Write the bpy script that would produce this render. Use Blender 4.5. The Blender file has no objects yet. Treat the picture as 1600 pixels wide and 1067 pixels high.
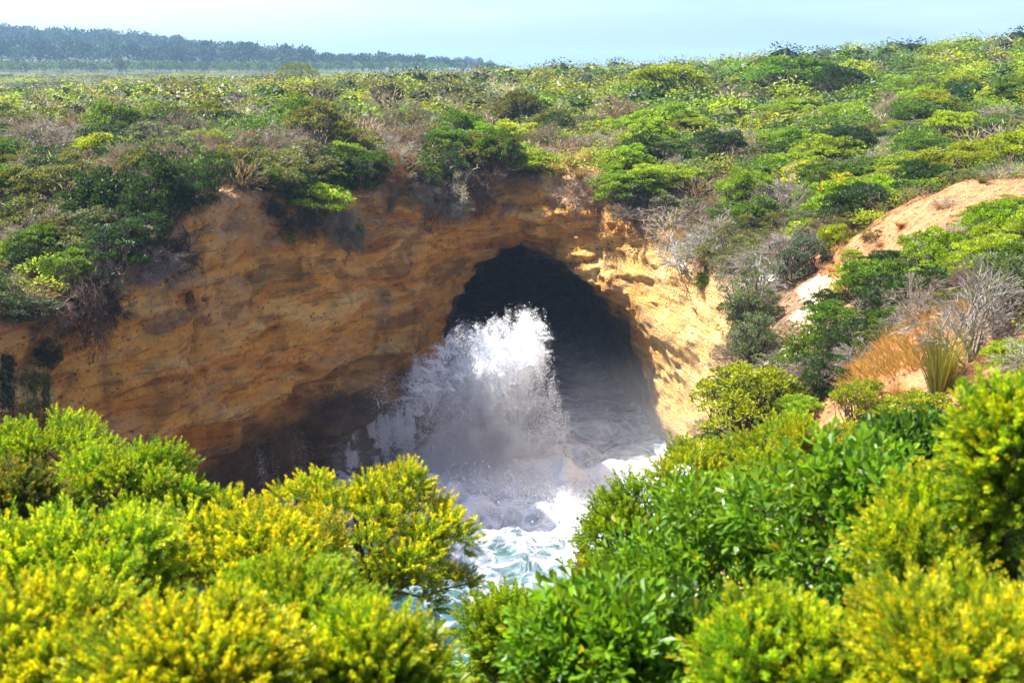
import bpy, math, random
import numpy as np
from math import radians, sin, cos, tan, pi

RNG = np.random.default_rng(7)
random.seed(7)
scene = bpy.context.scene
COL = scene.collection

# ------------------------------------------------------------------ camera
EYE = np.array([0.0, 0.0, 22.0])
PITCH = radians(14.0)
FPX = 1716.0                      # focal length in pixels of a 1600 px wide picture
cam_d = bpy.data.cameras.new('camera')
cam_d.sensor_width = 36.0
cam_d.lens = 36.0 * FPX / 1600.0
cam_d.clip_start = 0.1
cam_d.clip_end = 20000.0
cam_d.dof.use_dof = True
cam_d.dof.focus_distance = 55.0
cam_d.dof.aperture_fstop = 3.2
cam = bpy.data.objects.new('camera', cam_d)
COL.objects.link(cam)
cam.location = EYE
cam.rotation_euler = (pi / 2 - PITCH, 0, 0)
scene.camera = cam

# ------------------------------------------------------------------ sky and sun
SUN_ELEV = radians(54.0)
sun_dir = np.array([-0.93, 0.37])
sun_dir = sun_dir / np.linalg.norm(sun_dir)
SUN_VEC = np.array([sun_dir[0] * cos(SUN_ELEV), sun_dir[1] * cos(SUN_ELEV), sin(SUN_ELEV)])
world = bpy.data.worlds.new('World')
scene.world = world
world.use_nodes = True
wn = world.node_tree
wn.nodes.clear()
wo = wn.nodes.new('ShaderNodeOutputWorld')
wb = wn.nodes.new('ShaderNodeBackground')
ws = wn.nodes.new('ShaderNodeTexSky')
ws.sky_type = 'NISHITA'
ws.sun_disc = False
ws.sun_elevation = SUN_ELEV
ws.sun_rotation = math.atan2(sun_dir[0], sun_dir[1])
ws.altitude = 0
ws.air_density = 0.5
ws.dust_density = 2.5
ws.ozone_density = 8.0
wb.inputs["Strength"].default_value = 0.125
# thin high cloud over the whole sky
wt = wn.nodes.new('ShaderNodeTexCoord')
wm = wn.nodes.new('ShaderNodeMapping'); wm.inputs['Scale'].default_value = (1.2, 1.2, 9.0)
wz = wn.nodes.new('ShaderNodeTexNoise'); wz.inputs['Scale'].default_value = 1.6; wz.inputs['Detail'].default_value = 5; wz.inputs['Roughness'].default_value = 0.55
wr = wn.nodes.new('ShaderNodeMapRange'); wr.inputs[1].default_value = 0.48; wr.inputs[2].default_value = 0.72; wr.inputs[4].default_value = 0.2
wx = wn.nodes.new('ShaderNodeMix'); wx.data_type = 'RGBA'; wx.inputs[7].default_value = (4.6, 4.9, 5.1, 1)
wn.links.new(wt.outputs['Generated'], wm.inputs[0]); wn.links.new(wm.outputs[0], wz.inputs['Vector']); wn.links.new(wz.outputs['Fac'], wr.inputs[0])
wn.links.new(wr.outputs[0], wx.inputs[0]); wn.links.new(ws.outputs[0], wx.inputs[6]); wn.links.new(wx.outputs[2], wb.inputs['Color'])
wn.links.new(wb.outputs[0], wo.inputs['Surface'])

sun_l = bpy.data.lights.new('sun', 'SUN')
sun_l.energy = 5.0
sun_l.angle = radians(0.53)
sun_l.color = (1.0, 0.93, 0.82)
sun_o = bpy.data.objects.new('sun', sun_l)
COL.objects.link(sun_o)
from mathutils import Vector
sun_o.rotation_euler = Vector(SUN_VEC).to_track_quat('Z', 'Y').to_euler()
sun_o.location = (-30, 20, 80)

scene.view_settings.view_transform = 'Standard'
scene.view_settings.look = 'None'
scene.view_settings.exposure = 1.72
scene.view_settings.gamma = 1.0
scene.view_settings.use_curve_mapping = False
cy = scene.cycles
cy.use_denoising = True
cy.use_adaptive_sampling = True
cy.adaptive_threshold = 0.02
cy.max_bounces = 7
cy.diffuse_bounces = 4
cy.glossy_bounces = 2
cy.transmission_bounces = 4
cy.transparent_max_bounces = 6
cy.volume_bounces = 1
cy.volume_step_rate = 3.0
cy.volume_max_steps = 128
cy.caustics_reflective = False
cy.caustics_refractive = False

# ------------------------------------------------------------------ helpers
CP, SP = cos(PITCH), sin(PITCH)

def P(px, py, Y):
    """world point seen at pixel (px, py) of the 1600x1067 picture on the plane y = Y"""
    u = (px - 800.0) / FPX
    v = -(py - 533.5) / FPX
    d = np.array([u, CP + v * SP, -SP + v * CP])
    return EYE + d * (Y / d[1])

def to_px(p):
    p = np.asarray(p, float) - EYE
    f = p[..., 1] * CP - p[..., 2] * SP
    up = p[..., 1] * SP + p[..., 2] * CP
    f = np.where(np.abs(f) < 1e-6, 1e-6, f)
    return 800 + FPX * p[..., 0] / f, 533.5 - FPX * up / f, f

def hash3(ix, iy, iz, seed):
    h = (ix.astype(np.uint32) * np.uint32(374761393) + iy.astype(np.uint32) * np.uint32(668265263)
         + iz.astype(np.uint32) * np.uint32(2147483647) + np.uint32((seed * 974634777) & 0xffffffff))
    h = (h ^ (h >> np.uint32(13))) * np.uint32(1274126177)
    h = (h ^ (h >> np.uint32(16))) * np.uint32(2246822519)
    h = h ^ (h >> np.uint32(15))
    return h.astype(np.float32) * np.float32(1.0 / 4294967295.0)

def vnoise(x, y, z, seed=0):
    """value noise in -1..1"""
    x = np.asarray(x, np.float32); y = np.asarray(y, np.float32); z = np.asarray(z, np.float32)
    fx, fy, fz = np.floor(x), np.floor(y), np.floor(z)
    ix, iy, iz = fx.astype(np.int64), fy.astype(np.int64), fz.astype(np.int64)
    tx, ty, tz = x - fx, y - fy, z - fz
    tx = tx * tx * (3 - 2 * tx); ty = ty * ty * (3 - 2 * ty); tz = tz * tz * (3 - 2 * tz)
    r = 0
    for a in (0, 1):
        wx = tx if a else 1 - tx
        for b in (0, 1):
            wy = ty if b else 1 - ty
            for c in (0, 1):
                wz = tz if c else 1 - tz
                r = r + wx * wy * wz * hash3(ix + a, iy + b, iz + c, seed)
    return r * 2 - 1

def fbm(x, y, z, octaves=4, seed=0, gain=0.5):
    r, a = 0, 1.0
    for o in range(octaves):
        r = r + a * vnoise(x * 2 ** o, y * 2 ** o, z * 2 ** o, seed + o * 17)
        a *= gain
    return r

def smooth(a, b, x):
    t = np.clip((x - a) / (b - a), 0, 1)
    return t * t * (3 - 2 * t)

def smax(a, b, k):
    h = np.clip(0.5 + 0.5 * (a - b) / k, 0, 1)
    return b + (a - b) * h + k * h * (1 - h)

def new_mesh(name, verts, faces, mats=(), smooth_shade=False, attrs=None, mat_idx=None):
    """faces: (n,k) array or list of such arrays"""
    me = bpy.data.meshes.new(name)
    verts = np.asarray(verts, np.float32)
    if not isinstance(faces, (list, tuple)):
        faces = [faces]
    faces = [np.asarray(f, np.int32) for f in faces if len(f)]
    me.vertices.add(len(verts))
    me.vertices.foreach_set('co', verts.ravel())
    if faces:
        loops = np.concatenate([f.ravel() for f in faces])
        tot = np.concatenate([np.full(len(f), f.shape[1], np.int32) for f in faces])
        start = np.concatenate([[0], np.cumsum(tot)[:-1]]).astype(np.int32)
        me.loops.add(len(loops))
        me.loops.foreach_set('vertex_index', loops)
        me.polygons.add(len(tot))
        me.polygons.foreach_set('loop_start', start)
        me.polygons.foreach_set('loop_total', tot)
    for m in mats:
        me.materials.append(m)
    if mat_idx is not None:
        me.polygons.foreach_set('material_index', np.asarray(mat_idx, np.int32))
    me.update(calc_edges=True)
    if faces:
        me.polygons.foreach_set('use_smooth', np.full(len(tot), smooth_shade))
    for k, arr in (attrs or {}).items():
        arr = np.asarray(arr, np.float32)
        if arr.ndim == 1:
            at = me.attributes.new(k, 'FLOAT', 'POINT')
            at.data.foreach_set('value', arr)
        else:
            if arr.shape[1] == 3:
                arr = np.concatenate([arr, np.ones((len(arr), 1), np.float32)], 1)
            at = me.attributes.new(k, 'FLOAT_COLOR', 'POINT')
            at.data.foreach_set('color', np.ascontiguousarray(arr).ravel())
    return me

def link(name, data, parent=None, loc=None, rot=None, scale=None, color=None):
    o = bpy.data.objects.new(name, data)
    COL.objects.link(o)
    if parent is not None:
        o.parent = parent
    if loc is not None:
        o.location = loc
    if rot is not None:
        o.rotation_euler = rot
    if scale is not None:
        o.scale = scale
    if color is not None:
        o.color = (*color, 1.0)
    return o

def tag(o, label=None, cat=None, group=None, kind=None):
    if label: o['label'] = label
    if cat: o['category'] = cat
    if group: o['group'] = group
    if kind: o['kind'] = kind
    return o

# ------------------------------------------------------------------ node helpers
class NT:
    def __init__(self, name):
        self.m = bpy.data.materials.new(name)
        self.m.use_nodes = True
        self.t = self.m.node_tree
        self.t.nodes.clear()
        self.out = self.n('ShaderNodeOutputMaterial')
    def n(self, typ, **kw):
        nd = self.t.nodes.new(typ)
        for k, v in kw.items():
            setattr(nd, k, v)
        return nd
    def l(self, a, b):
        self.t.links.new(a, b)
    def val(self, sock, v):
        if hasattr(v, 'is_linked') or isinstance(v, bpy.types.NodeSocket):
            self.l(v, sock)
        else:
            sock.default_value = v
    def math(self, op, a, b=0.0, clamp=False):
        nd = self.n('ShaderNodeMath', operation=op, use_clamp=clamp)
        self.val(nd.inputs[0], a); self.val(nd.inputs[1], b)
        return nd.outputs[0]
    def mix(self, fac, a, b, blend='MIX'):
        nd = self.n('ShaderNodeMix', data_type='RGBA', blend_type=blend)
        self.val(nd.inputs[0], fac)
        for s, v in ((nd.inputs[6], a), (nd.inputs[7], b)):
            self.val(s, (*v, 1.0) if isinstance(v, tuple) and len(v) == 3 else v)
        return nd.outputs[2]
    def noise(self, vec, scale, detail=4.0, rough=0.55, dist=0.0):
        nd = self.n('ShaderNodeTexNoise')
        self.l(vec, nd.inputs['Vector'])
        nd.inputs['Scale'].default_value = scale
        nd.inputs['Detail'].default_value = detail
        nd.inputs['Roughness'].default_value = rough
        nd.inputs['Distortion'].default_value = dist
        return nd.outputs['Fac']
    def mapping(self, vec, scale=(1, 1, 1), rot=(0, 0, 0), loc=(0, 0, 0)):
        nd = self.n('ShaderNodeMapping')
        self.l(vec, nd.inputs['Vector'])
        nd.inputs['Scale'].default_value = scale
        nd.inputs['Rotation'].default_value = rot
        nd.inputs['Location'].default_value = loc
        return nd.outputs[0]
    def ramp(self, fac, stops, interp='LINEAR'):
        nd = self.n('ShaderNodeValToRGB')
        self.l(fac, nd.inputs[0])
        cr = nd.color_ramp
        cr.interpolation = interp
        while len(cr.elements) < len(stops):
            cr.elements.new(0.5)
        for e, (p, c) in zip(cr.elements, stops):
            e.position = p
            e.color = (*c, 1.0) if len(c) == 3 else c
        return nd.outputs[0]
    def step(self, v, a, b):
        nd = self.n('ShaderNodeMapRange', interpolation_type='SMOOTHSTEP')
        self.l(v, nd.inputs[0])
        nd.inputs[1].default_value = a
        nd.inputs[2].default_value = b
        return nd.outputs[0]
    def attr(self, name, typ='GEOMETRY'):
        return self.n('ShaderNodeAttribute', attribute_name=name, attribute_type=typ)
    def bsdf(self, color, rough=0.8, spec=0.3, normal=None):
        b = self.n('ShaderNodeBsdfPrincipled')
        self.val(b.inputs['Base Color'], (*color, 1.0) if isinstance(color, tuple) and len(color) == 3 else color)
        self.val(b.inputs['Roughness'], rough)
        b.inputs['Specular IOR Level'].default_value = spec
        if normal is not None:
            self.l(normal, b.inputs['Normal'])
        return b
    def bump(self, h, strength=0.6, distance=0.1):
        nd = self.n('ShaderNodeBump')
        nd.inputs['Strength'].default_value = strength
        nd.inputs['Distance'].default_value = distance
        self.l(h, nd.inputs['Height'])
        return nd.outputs[0]

# ------------------------------------------------------------------ the lie of the land
# (px, py, distance, plant cover above the ground)
HP = [
    (0, 180, 85, .8), (200, 175, 95, .5), (450, 130, 110, 1.3), (700, 135, 130, 1.2), (800, 107, 180, 1.5), (950, 105, 180, 1.5),
    (1130, 97, 160, 1.3), (1300, 82, 140, 1.3), (1600, 72, 120, 1.2), (1750, 55, 120, 1.0), (-150, 175, 90, .8),
    (0, 260, 60, 1.2), (200, 290, 52, 1.5), (100, 400, 42, 1.2), (350, 283, 50, 0), (340, 225, 57, 1.2), (550, 205, 66, 1.5),
    (600, 292, 61, 0), (750, 268, 68.5, 0), (860, 264, 69, 0), (900, 190, 82, 1.3), (940, 282, 66, 0), (720, 200, 85, 1.2),
    (0, 440, 39.5, .6), (80, 470, 42, .5), (180, 430, 44.5, .1), (270, 360, 47, 0), (450, 325, 54, 0), (520, 320, 57, 0),
    (980, 372, 60, .3), (1060, 405, 55.5, .2), (1130, 430, 50, .2), (1050, 315, 63, 1.2), (1200, 300, 60, 1.3),
    (1350, 250, 64, 1.3), (1100, 140, 110, 1.3), (1300, 150, 100, 1.3), (1500, 180, 75, 1.3), (1600, 240, 55, 1.0),
    (1440, 345, 38, 0), (1500, 292, 43, 0), (1270, 490, 38, 0), (1345, 470, 33, 0), (1310, 580, 27, .3), (1170, 690, 28, 0),
    (1390, 690, 20, .2), (1420, 520, 25, 0), (1560, 470, 22, .5), (1600, 380, 29, .3), (1700, 330, 34, .3), (1200, 560, 36, 0),
]
ctrl = []
for a, b, c, h in HP:
    p = P(a, b, c)
    ctrl.append((p[0], p[1], p[2] - h))
ctrl += [(0, 0, 20.3), (0, -6, 20.5), (-6, 0, 19.8), (6, 0, 20.6), (-1.2, 3, 19.3), (-2.5, 6, 17.8), (-4.5, 9, 17.0), (-1.2, 7.4, 17.2), (0.6, 7, 17.0),
         (1.0, 9, 16.7), (2.2, 4.2, 19.3), (2.4, 6, 18.6), (3.5, 9, 17.6), (5, 12, 17.0), (8, 12, 18.4), (12, 20, 18.0), (-8, 6, 18.0), (-12, 10, 16.0),
         (3.5, 15, 14.5), (4.7, 20, 13.6), (16, 30, 18.8), (-30, 60, 15.5), (-45, 80, 16.5), (-30, 40, 14.0), (40, 40, 21), (45, 80, 22), (-20, 2, 17)]
ctrl = np.array(ctrl)

def _k(d2):
    return np.sqrt(d2 + 6.0)

_n = len(ctrl)
_A = np.zeros((_n + 3, _n + 3))
_d2 = ((ctrl[:, None, :2] - ctrl[None, :, :2]) ** 2).sum(-1)
_A[:_n, :_n] = _k(_d2) - np.eye(_n) * 0.4
_A[:_n, _n] = 1; _A[:_n, _n + 1:] = ctrl[:, :2]
_A[_n:, :_n] = _A[:_n, _n:].T
_w = np.linalg.solve(_A, np.concatenate([ctrl[:, 2], [0, 0, 0]]))

def H_far(x, y):
    """far plain and hills"""
    z = 17.6 + 0.4 * np.clip((y - 180) / 500, 0, 1)
    # wooded hill on the left, highest beyond the left edge, running out to the right
    bear = x / np.maximum(y, 1.0)
    ht = np.interp(bear, [-1.2, -0.48, -0.33, -0.24, -0.186, -0.1, 0.0], [52, 29, 19, 8, 1.5, 1, 0])
    rise = smooth(690, 1150, y)
    z = z + ht * rise
    ht2 = np.interp(bear, [-0.42, -0.30, -0.24, -0.186, -0.14, -0.1], [40, 26, 20, 10, 3, 0])
    z = np.maximum(z, 18 + ht2 * smooth(1500, 1750, y) + 0 * x)
    return z

def H(x, y):
    x = np.asarray(x, float); y = np.asarray(y, float)
    shp = x.shape
    x = x.ravel(); y = y.ravel()
    out = np.empty_like(x)
    for i in range(0, len(x), 40000):
        s = slice(i, i + 40000)
        d2 = (x[s, None] - ctrl[None, :, 0]) ** 2 + (y[s, None] - ctrl[None, :, 1]) ** 2
        out[s] = _k(d2) @ _w[:_n] + _w[_n] + _w[_n + 1] * x[s] + _w[_n + 2] * y[s]
    r = np.hypot(x, y - 60)
    lim = np.where(x > 20, 95, 110)
    w = smooth(lim, lim + 110, r)
    far = H_far(x, y)
    out = np.clip(out, 9, 24.5) * (1 - w) + far * w
    return out.reshape(shp)

# gorge outline in plan
def plan(px, Y):
    return ((px - 800.0) / FPX * Y / 0.97, Y)
GORGE = [plan(*q) for q in [(-160, 33), (0, 38.5), (80, 41), (180, 43.5), (270, 46), (360, 49.5), (450, 53), (530, 56.5), (600, 60), (650, 62.5),
                            (700, 65), (760, 66.8), (800, 67.2), (860, 66.6), (900, 65.5), (940, 63.5), (970, 61.3), (1000, 59.3), (1030, 57),
                            (1070, 54), (1105, 50), (1135, 46)]]
GORGE += [(7.6, 40), (6.1, 34), (5.2, 28), (4.2, 22), (3.4, 16), (2.2, 11.5), (0.6, 9.4), (-1.0, 9.0), (-3, 10.3), (-6, 12), (-10, 13), (-18, 13.5),
          (-70, 10), (-70, 30), (-30, 31.5)]
GORGE = np.array(GORGE)

def sd_poly(poly, x, y):
    """signed distance, negative inside"""
    d = np.full(x.shape, 1e9)
    inside = np.zeros(x.shape, bool)
    n = len(poly)
    for i in range(n):
        ax, ay = poly[i]; bx, by = poly[(i + 1) % n]
        ex, ey = bx - ax, by - ay
        t = np.clip(((x - ax) * ex + (y - ay) * ey) / (ex * ex + ey * ey + 1e-12), 0, 1)
        d = np.minimum(d, (x - ax - t * ex) ** 2 + (y - ay - t * ey) ** 2)
        c = (ay > y) != (by > y)
        if ay != by:
            inside ^= c & (x < (bx - ax) * (y - ay) / (by - ay) + ax)
    d = np.sqrt(d)
    return np.where(inside, -d, d)

# cave cross-section, carried along an axis that leans a little to the left
AX_DX = -0.12
CAVE = []
for a, b, c in [(712, 720, 66), (710, 620, 66), (711, 560, 66), (720, 512, 66), (746, 468, 66), (785, 430, 66), (828, 408, 66.5), (868, 420, 65.5),
                (920, 448, 63.5), (975, 494, 62), (1024, 556, 60.3), (1056, 640, 59), (1072, 750, 58)]:
    p = P(a, b, c)
    CAVE.append((p[0] - AX_DX * (c - 62), p[2]))
CAVE = [(CAVE[0][0], -6)] + CAVE + [(CAVE[-1][0] + 0.2, -6)]
CAVE = np.array(CAVE)
# ------------------------------------------------------------------ cliff: sampled solid, meshed by surface nets
CELL = 0.2
X0, X1, Y0, Y1, Z0, Z1 = -27.0, 20.0, 9.0, 96.0, -1.6, 20.4
gx = np.arange(X0, X1 + 1e-6, CELL); gy = np.arange(Y0, Y1 + 1e-6, CELL); gz = np.arange(Z0, Z1 + 1e-6, CELL)
NX, NY, NZ = len(gx), len(gy), len(gz)
X0, X1, Y0, Y1 = gx[0], gx[-1], gy[0], gy[-1]

def ground_noise(x, y):
    edge = np.minimum.reduce([x - X0, X1 - x, y - Y0, Y1 - y])
    g = 0.35 * fbm(x * 0.25, y * 0.25, x * 0 + 3.3, 3, 5)
    gul = smooth(5, 7, x) * smooth(46, 40, y) * smooth(18, 22, y)
    g = g + gul * (.30 * (np.abs(fbm(x * .35 + y * .2, y * .12, x * 0, 3, 15)) - .4) + .12 * fbm(x * 1.2, y * 1.2, x * 0, 3, 16))
    return g * smooth(0.0, 2.0, edge)

def build_solid():
    gxx, gyy = np.meshgrid(gx, gy, indexing='ij')
    D = sd_poly(GORGE, gxx, gyy).astype(np.float32)
    h2 = (H(gxx, gyy) + ground_noise(gxx, gyy)).astype(np.float32)
    warp = fbm(gxx * 0.12, gyy * 0.12, gxx * 0, 3, 21).astype(np.float32)
    buttress = (0.9 * fbm(gxx * 0.16, gyy * 0.16, gxx * 0 + 1.7, 3, 31) * (1 - .75 * smooth(1, 5, gxx)) - 0.7 * smooth(3, 7, gxx) * smooth(44, 50, gyy)).astype(np.float32)
    lateral = (gxx - AX_DX * (gyy - 62)).astype(np.float32)
    left = smooth(2.0, -4.0, gxx).astype(np.float32)
    bench = (smooth(-11.5, -9.0, gxx) * smooth(-4.5, -6.5, gxx)).astype(np.float32)
    S = np.empty((NX, NY, NZ), np.float32)
    for k, z in enumerate(gz):
        # how far the face stands forward (+) or back (-) at this height
        lay = 0.55 * vnoise(gxx * 0 + 0.5, gxx * 0 + 7.5, (z * 0.85 + warp * 1.1), 77) + 0.25 * vnoise(gxx * 0 + 3.5, gxx * 0 + 1.5, (z * 2.3 + warp * 1.6), 78)
        prof = lay + buttress - 0.10 * (z - 6) * (z > 6)
        tl = z + 0.5 * warp
        prof = prof - left * (1.7 * smooth(6.0, 5.3, tl) - 0.6 * smooth(5.1, 3.6, tl))
        prof = prof + bench * 1.5 * smooth(3.7, 3.1, tl)
        wall = -(D + prof)                # >0 in the air of the gorge
        s = smax(z - h2, wall, .7)
        # cave with a flared lip
        t = np.clip(D, 0, 40)
        flare = (0.55 + 2.6 * smooth(4.5, -2.5, gxx)) * np.exp(-t / 2.2) * smooth(2.0, 6.0, z)
        c2 = sd_poly(CAVE, lateral[:, 220:], np.full_like(lateral[:, 220:], z))
        c2 = c2 - flare[:, 220:]
        c2 = np.maximum(c2, gyy[:, 220:] - 92.5 + 0.5 * warp[:, 220:])
        c2 = np.maximum(c2, 52 - gyy[:, 220:])
        s[:, 220:] = smax(s[:, 220:], -c2.astype(np.float32), 0.5)
        S[:, :, k] = s
    # roughness of the rock, only near the surface and away from the level ground on top
    band = np.abs(S) < 1.3
    ix, iy, iz = np.nonzero(band)
    x, y, z = gx[ix], gy[iy], gz[iz]
    n = 0.55 * fbm(x * 0.33, y * 0.33, z * 0.6, 5, 41, 0.58)
    ridg = 1 - np.abs(fbm(x * 0.5, y * 0.5, z * 1.1, 3, 61))
    n = n + 0.28 * (ridg - 0.6)
    n = n + 0.30 * fbm(x * .9, y * .9, z * 3.2, 3, 91)
    rockness = smooth(0.3, 1.8, h2[ix, iy] - z)
    edge = np.minimum.reduce([x - X0, X1 - x, y - Y0, Y1 - y])
    n = n * (1 - .5 * smooth(4, 8, x))
    S[ix, iy, iz] += (n * (0.12 + 0.88 * rockness) * smooth(0, 1.5, edge)).astype(np.float32)
    return S, D, h2

def surface_nets(S):
    ins = S < 0
    corners = [(a, b, c) for a in (0, 1) for b in (0, 1) for c in (0, 1)]
    cnt = np.zeros((NX - 1, NY - 1, NZ - 1), np.int8)
    for a, b, c in corners:
        cnt += ins[a:NX - 1 + a, b:NY - 1 + b, c:NZ - 1 + c]
    act = (cnt > 0) & (cnt < 8)
    ci, cj, ck = np.nonzero(act)
    idx = np.full(act.shape, -1, np.int32)
    idx[ci, cj, ck] = np.arange(len(ci))
    acc = np.zeros((len(ci), 3)); num = np.zeros(len(ci))
    for i, c0 in enumerate(corners):
        for c1 in corners[i + 1:]:
            if sum(abs(p - q) for p, q in zip(c0, c1)) != 1:
                continue
            s0 = S[ci + c0[0], cj + c0[1], ck + c0[2]]; s1 = S[ci + c1[0], cj + c1[1], ck + c1[2]]
            m = (s0 < 0) != (s1 < 0)
            t = np.where(m, s0 / (s0 - s1 + 1e-12), 0)
            for ax in range(3):
                acc[:, ax] += np.where(m, c0[ax] + t * (c1[ax] - c0[ax]), 0)
            num += m
    v = acc / num[:, None] + np.stack([ci, cj, ck], 1)
    v = v * CELL + np.array([gx[0], gy[0], gz[0]])
    quads = []
    for ax in range(3):
        sl0 = [slice(None)] * 3; sl1 = [slice(None)] * 3
        sl0[ax] = slice(0, -1); sl1[ax] = slice(1, None)
        cross = ins[tuple(sl0)] != ins[tuple(sl1)]
        e = np.argwhere(cross)
        u, w = [q for q in range(3) if q != ax]
        ok = (e[:, u] > 0) & (e[:, w] > 0) & (e[:, u] < act.shape[u]) & (e[:, w] < act.shape[w])
        e = e[ok]
        def at(du, dw):
            q = e.copy(); q[:, u] -= du; q[:, w] -= dw
            return idx[q[:, 0], q[:, 1], q[:, 2]]
        f = np.stack([at(1, 1), at(0, 1), at(0, 0), at(1, 0)], 1)
        flip = ins[e[:, 0], e[:, 1], e[:, 2]]
        if ax == 1:
            flip = ~flip
        f = np.where(flip[:, None], f, f[:, ::-1])
        quads.append(f)
    q = np.concatenate(quads)
    q = q[(q >= 0).all(1)]
    return v, q

SOLID, D_GRID, H_GRID = build_solid()
cv, cq = surface_nets(SOLID)
# drop what the view and the light never reach: below the water and the outer skirt
keep = (cv[cq].mean(1)[:, 2] > -.9)
cq = cq[keep]

def grid_at(G, x, y):
    i = np.clip((x - gx[0]) / CELL, 0, NX - 1.001); j = np.clip((y - gy[0]) / CELL, 0, NY - 1.001)
    i0 = i.astype(int); j0 = j.astype(int); fi = i - i0; fj = j - j0
    return (G[i0, j0] * (1 - fi) * (1 - fj) + G[i0 + 1, j0] * fi * (1 - fj) + G[i0, j0 + 1] * (1 - fi) * fj + G[i0 + 1, j0 + 1] * fi * fj)

def in_box(x, y):
    return (x > X0) & (x < X1) & (y > Y0) & (y < Y1)

def ground_z(x, y):
    """height of the top of the solid; in the sampled box it is read off the solid itself"""
    x = np.atleast_1d(np.asarray(x, float)); y = np.atleast_1d(np.asarray(y, float))
    z = H(x, y)
    b = in_box(x, y)
    if b.any():
        i = np.clip(np.round((x[b] - gx[0]) / CELL).astype(int), 0, NX - 1)
        j = np.clip(np.round((y[b] - gy[0]) / CELL).astype(int), 0, NY - 1)
        colm = SOLID[i, j, :] < 0
        top = NZ - 1 - np.argmax(colm[:, ::-1], axis=1)
        zz = gz[top] + CELL * 0.5
        z[b] = np.where(colm.any(1), zz, -5)
    return z

def ray_hit(px, py, ymin=10.0, ymax=95.0):
    """first point of the solid met along the sight line through a picture point"""
    ys = np.arange(ymin, ymax, 0.08)
    a = P(px, py, 1.0) - EYE
    pts = EYE[None] + a[None] * ys[:, None]
    i = np.round((pts[:, 0] - gx[0]) / CELL).astype(int); j = np.round((pts[:, 1] - gy[0]) / CELL).astype(int); k = np.round((pts[:, 2] - gz[0]) / CELL).astype(int)
    ok = (i >= 0) & (i < NX) & (j >= 0) & (j < NY) & (k >= 0) & (k < NZ)
    s = np.ones(len(ys))
    s[ok] = SOLID[i[ok], j[ok], k[ok]]
    hit = np.nonzero(s < 0)[0]
    return pts[hit[0]] if len(hit) else None

# colours that belong to the rock: wet foot, bare red soil, pale sandstone, tops under plants
vx, vy, vz = cv[:, 0], cv[:, 1], cv[:, 2]
cpx, cpy, _ = to_px(cv)
hz = grid_at(H_GRID, vx, vy)
wn1 = fbm(vx * 0.3, vy * 0.3, vz * 0.3, 3, 111)
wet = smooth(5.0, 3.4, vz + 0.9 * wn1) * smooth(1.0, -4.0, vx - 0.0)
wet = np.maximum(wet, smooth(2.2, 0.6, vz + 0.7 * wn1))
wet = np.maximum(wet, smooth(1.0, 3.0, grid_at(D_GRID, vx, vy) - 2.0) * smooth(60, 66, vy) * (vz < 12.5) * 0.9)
top = smooth(1.0, 0.25, hz - vz + 0.35 * wn1)
def blob(cx, cyy, Y, r, ax=1.0):
    c = ray_hit(cx, cyy)
    if c is None: c = P(cx, cyy, Y)
    d = np.sqrt((vx - c[0]) ** 2 + ((vy - c[1]) / ax) ** 2 + (vz - c[2]) ** 2)
    return smooth(1.15, 0.75, d / r + 0.25 * wn1)
pale = 0.55 * smooth(5.5, 8.5, vx + 1.6 * wn1) * smooth(64, 58, vy)
pale = np.maximum(pale, 0.85 * smooth(5.0, 6.5, vx + wn1) * smooth(50, 44, vy) * smooth(0.3, 1.5, hz - vz))
white = np.maximum.reduce([blob(1278, 455, 38.5, .7, 2.0), blob(1266, 495, 37.5, .85, 1.6), blob(1248, 530, 37.5, .9, 1.6), 0.7 * blob(1222, 565, 36, 1.3, 1.5)])
red = np.maximum.reduce([blob(1440, 345, 38, 3.4, 2.0), blob(1340, 400, 38, 2.6, 1.6), blob(1510, 300, 43, 2.4, 2.0), blob(1400, 560, 25, 2.6, 1.6),
                         blob(1270, 660, 27, 1.6), blob(1480, 660, 19, 1.4), blob(1330, 500, 33, 2.0)])
tan = np.maximum.reduce([blob(900, 270, 68.5, 2.2), blob(350, 300, 49.5, 3.0), .8 * blob(400, 345, 51, 2.2), .7 * blob(290, 400, 47, 1.5), blob(900, 178, 84, 1.3)])

# ------------------------------------------------------------------ rock material
def lerp_stops(v, stops):
    ps = [p for p, _ in stops]
    return np.stack([np.interp(v, ps, [c[k] for _, c in stops]) for k in range(3)], 1)

def mixc(f, a, b):
    return a * (1 - f[:, None]) + np.asarray(b) * f[:, None]

def rock_colour():
    wx = vx + 1.3 * fbm(vx * .25, vy * .25, vz * .25, 2, 301); wy = vy + 1.3 * fbm(vx * .25, vy * .25, vz * .25, 2, 302); wz = vz + 1.1 * fbm(vx * .25, vy * .25, vz * .25, 2, 303)
    band = fbm(wx * .13, wy * .13, wz * 1.15, 5, 311, 0.6)
    patch = fbm(wx * .42, wy * .42, wz * .42, 5, 321, 0.6)
    streak = fbm(wx * 1.1, wy * 1.1, wz * .13, 4, 331, 0.55)
    c = lerp_stops(band, [(-.8, (.50, .21, .038)), (-.3, (.66, .31, .055)), (.05, (.78, .43, .09)), (.3, (.64, .31, .065)), (.8, (.80, .55, .19))])
    c = mixc(0.42 * smooth(.2, .55, patch), c, (.46, .33, .20))
    c = mixc(0.42 * smooth(.3, .65, streak), c, (.15, .09, .05))
    c = mixc(0.5 * smooth(.28, .5, fbm(wx * .3, wy * .3, wz * .8, 4, 341, .6)), c, (.06, .036, .024))
    return c
ROCK_COL = rock_colour()

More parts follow.
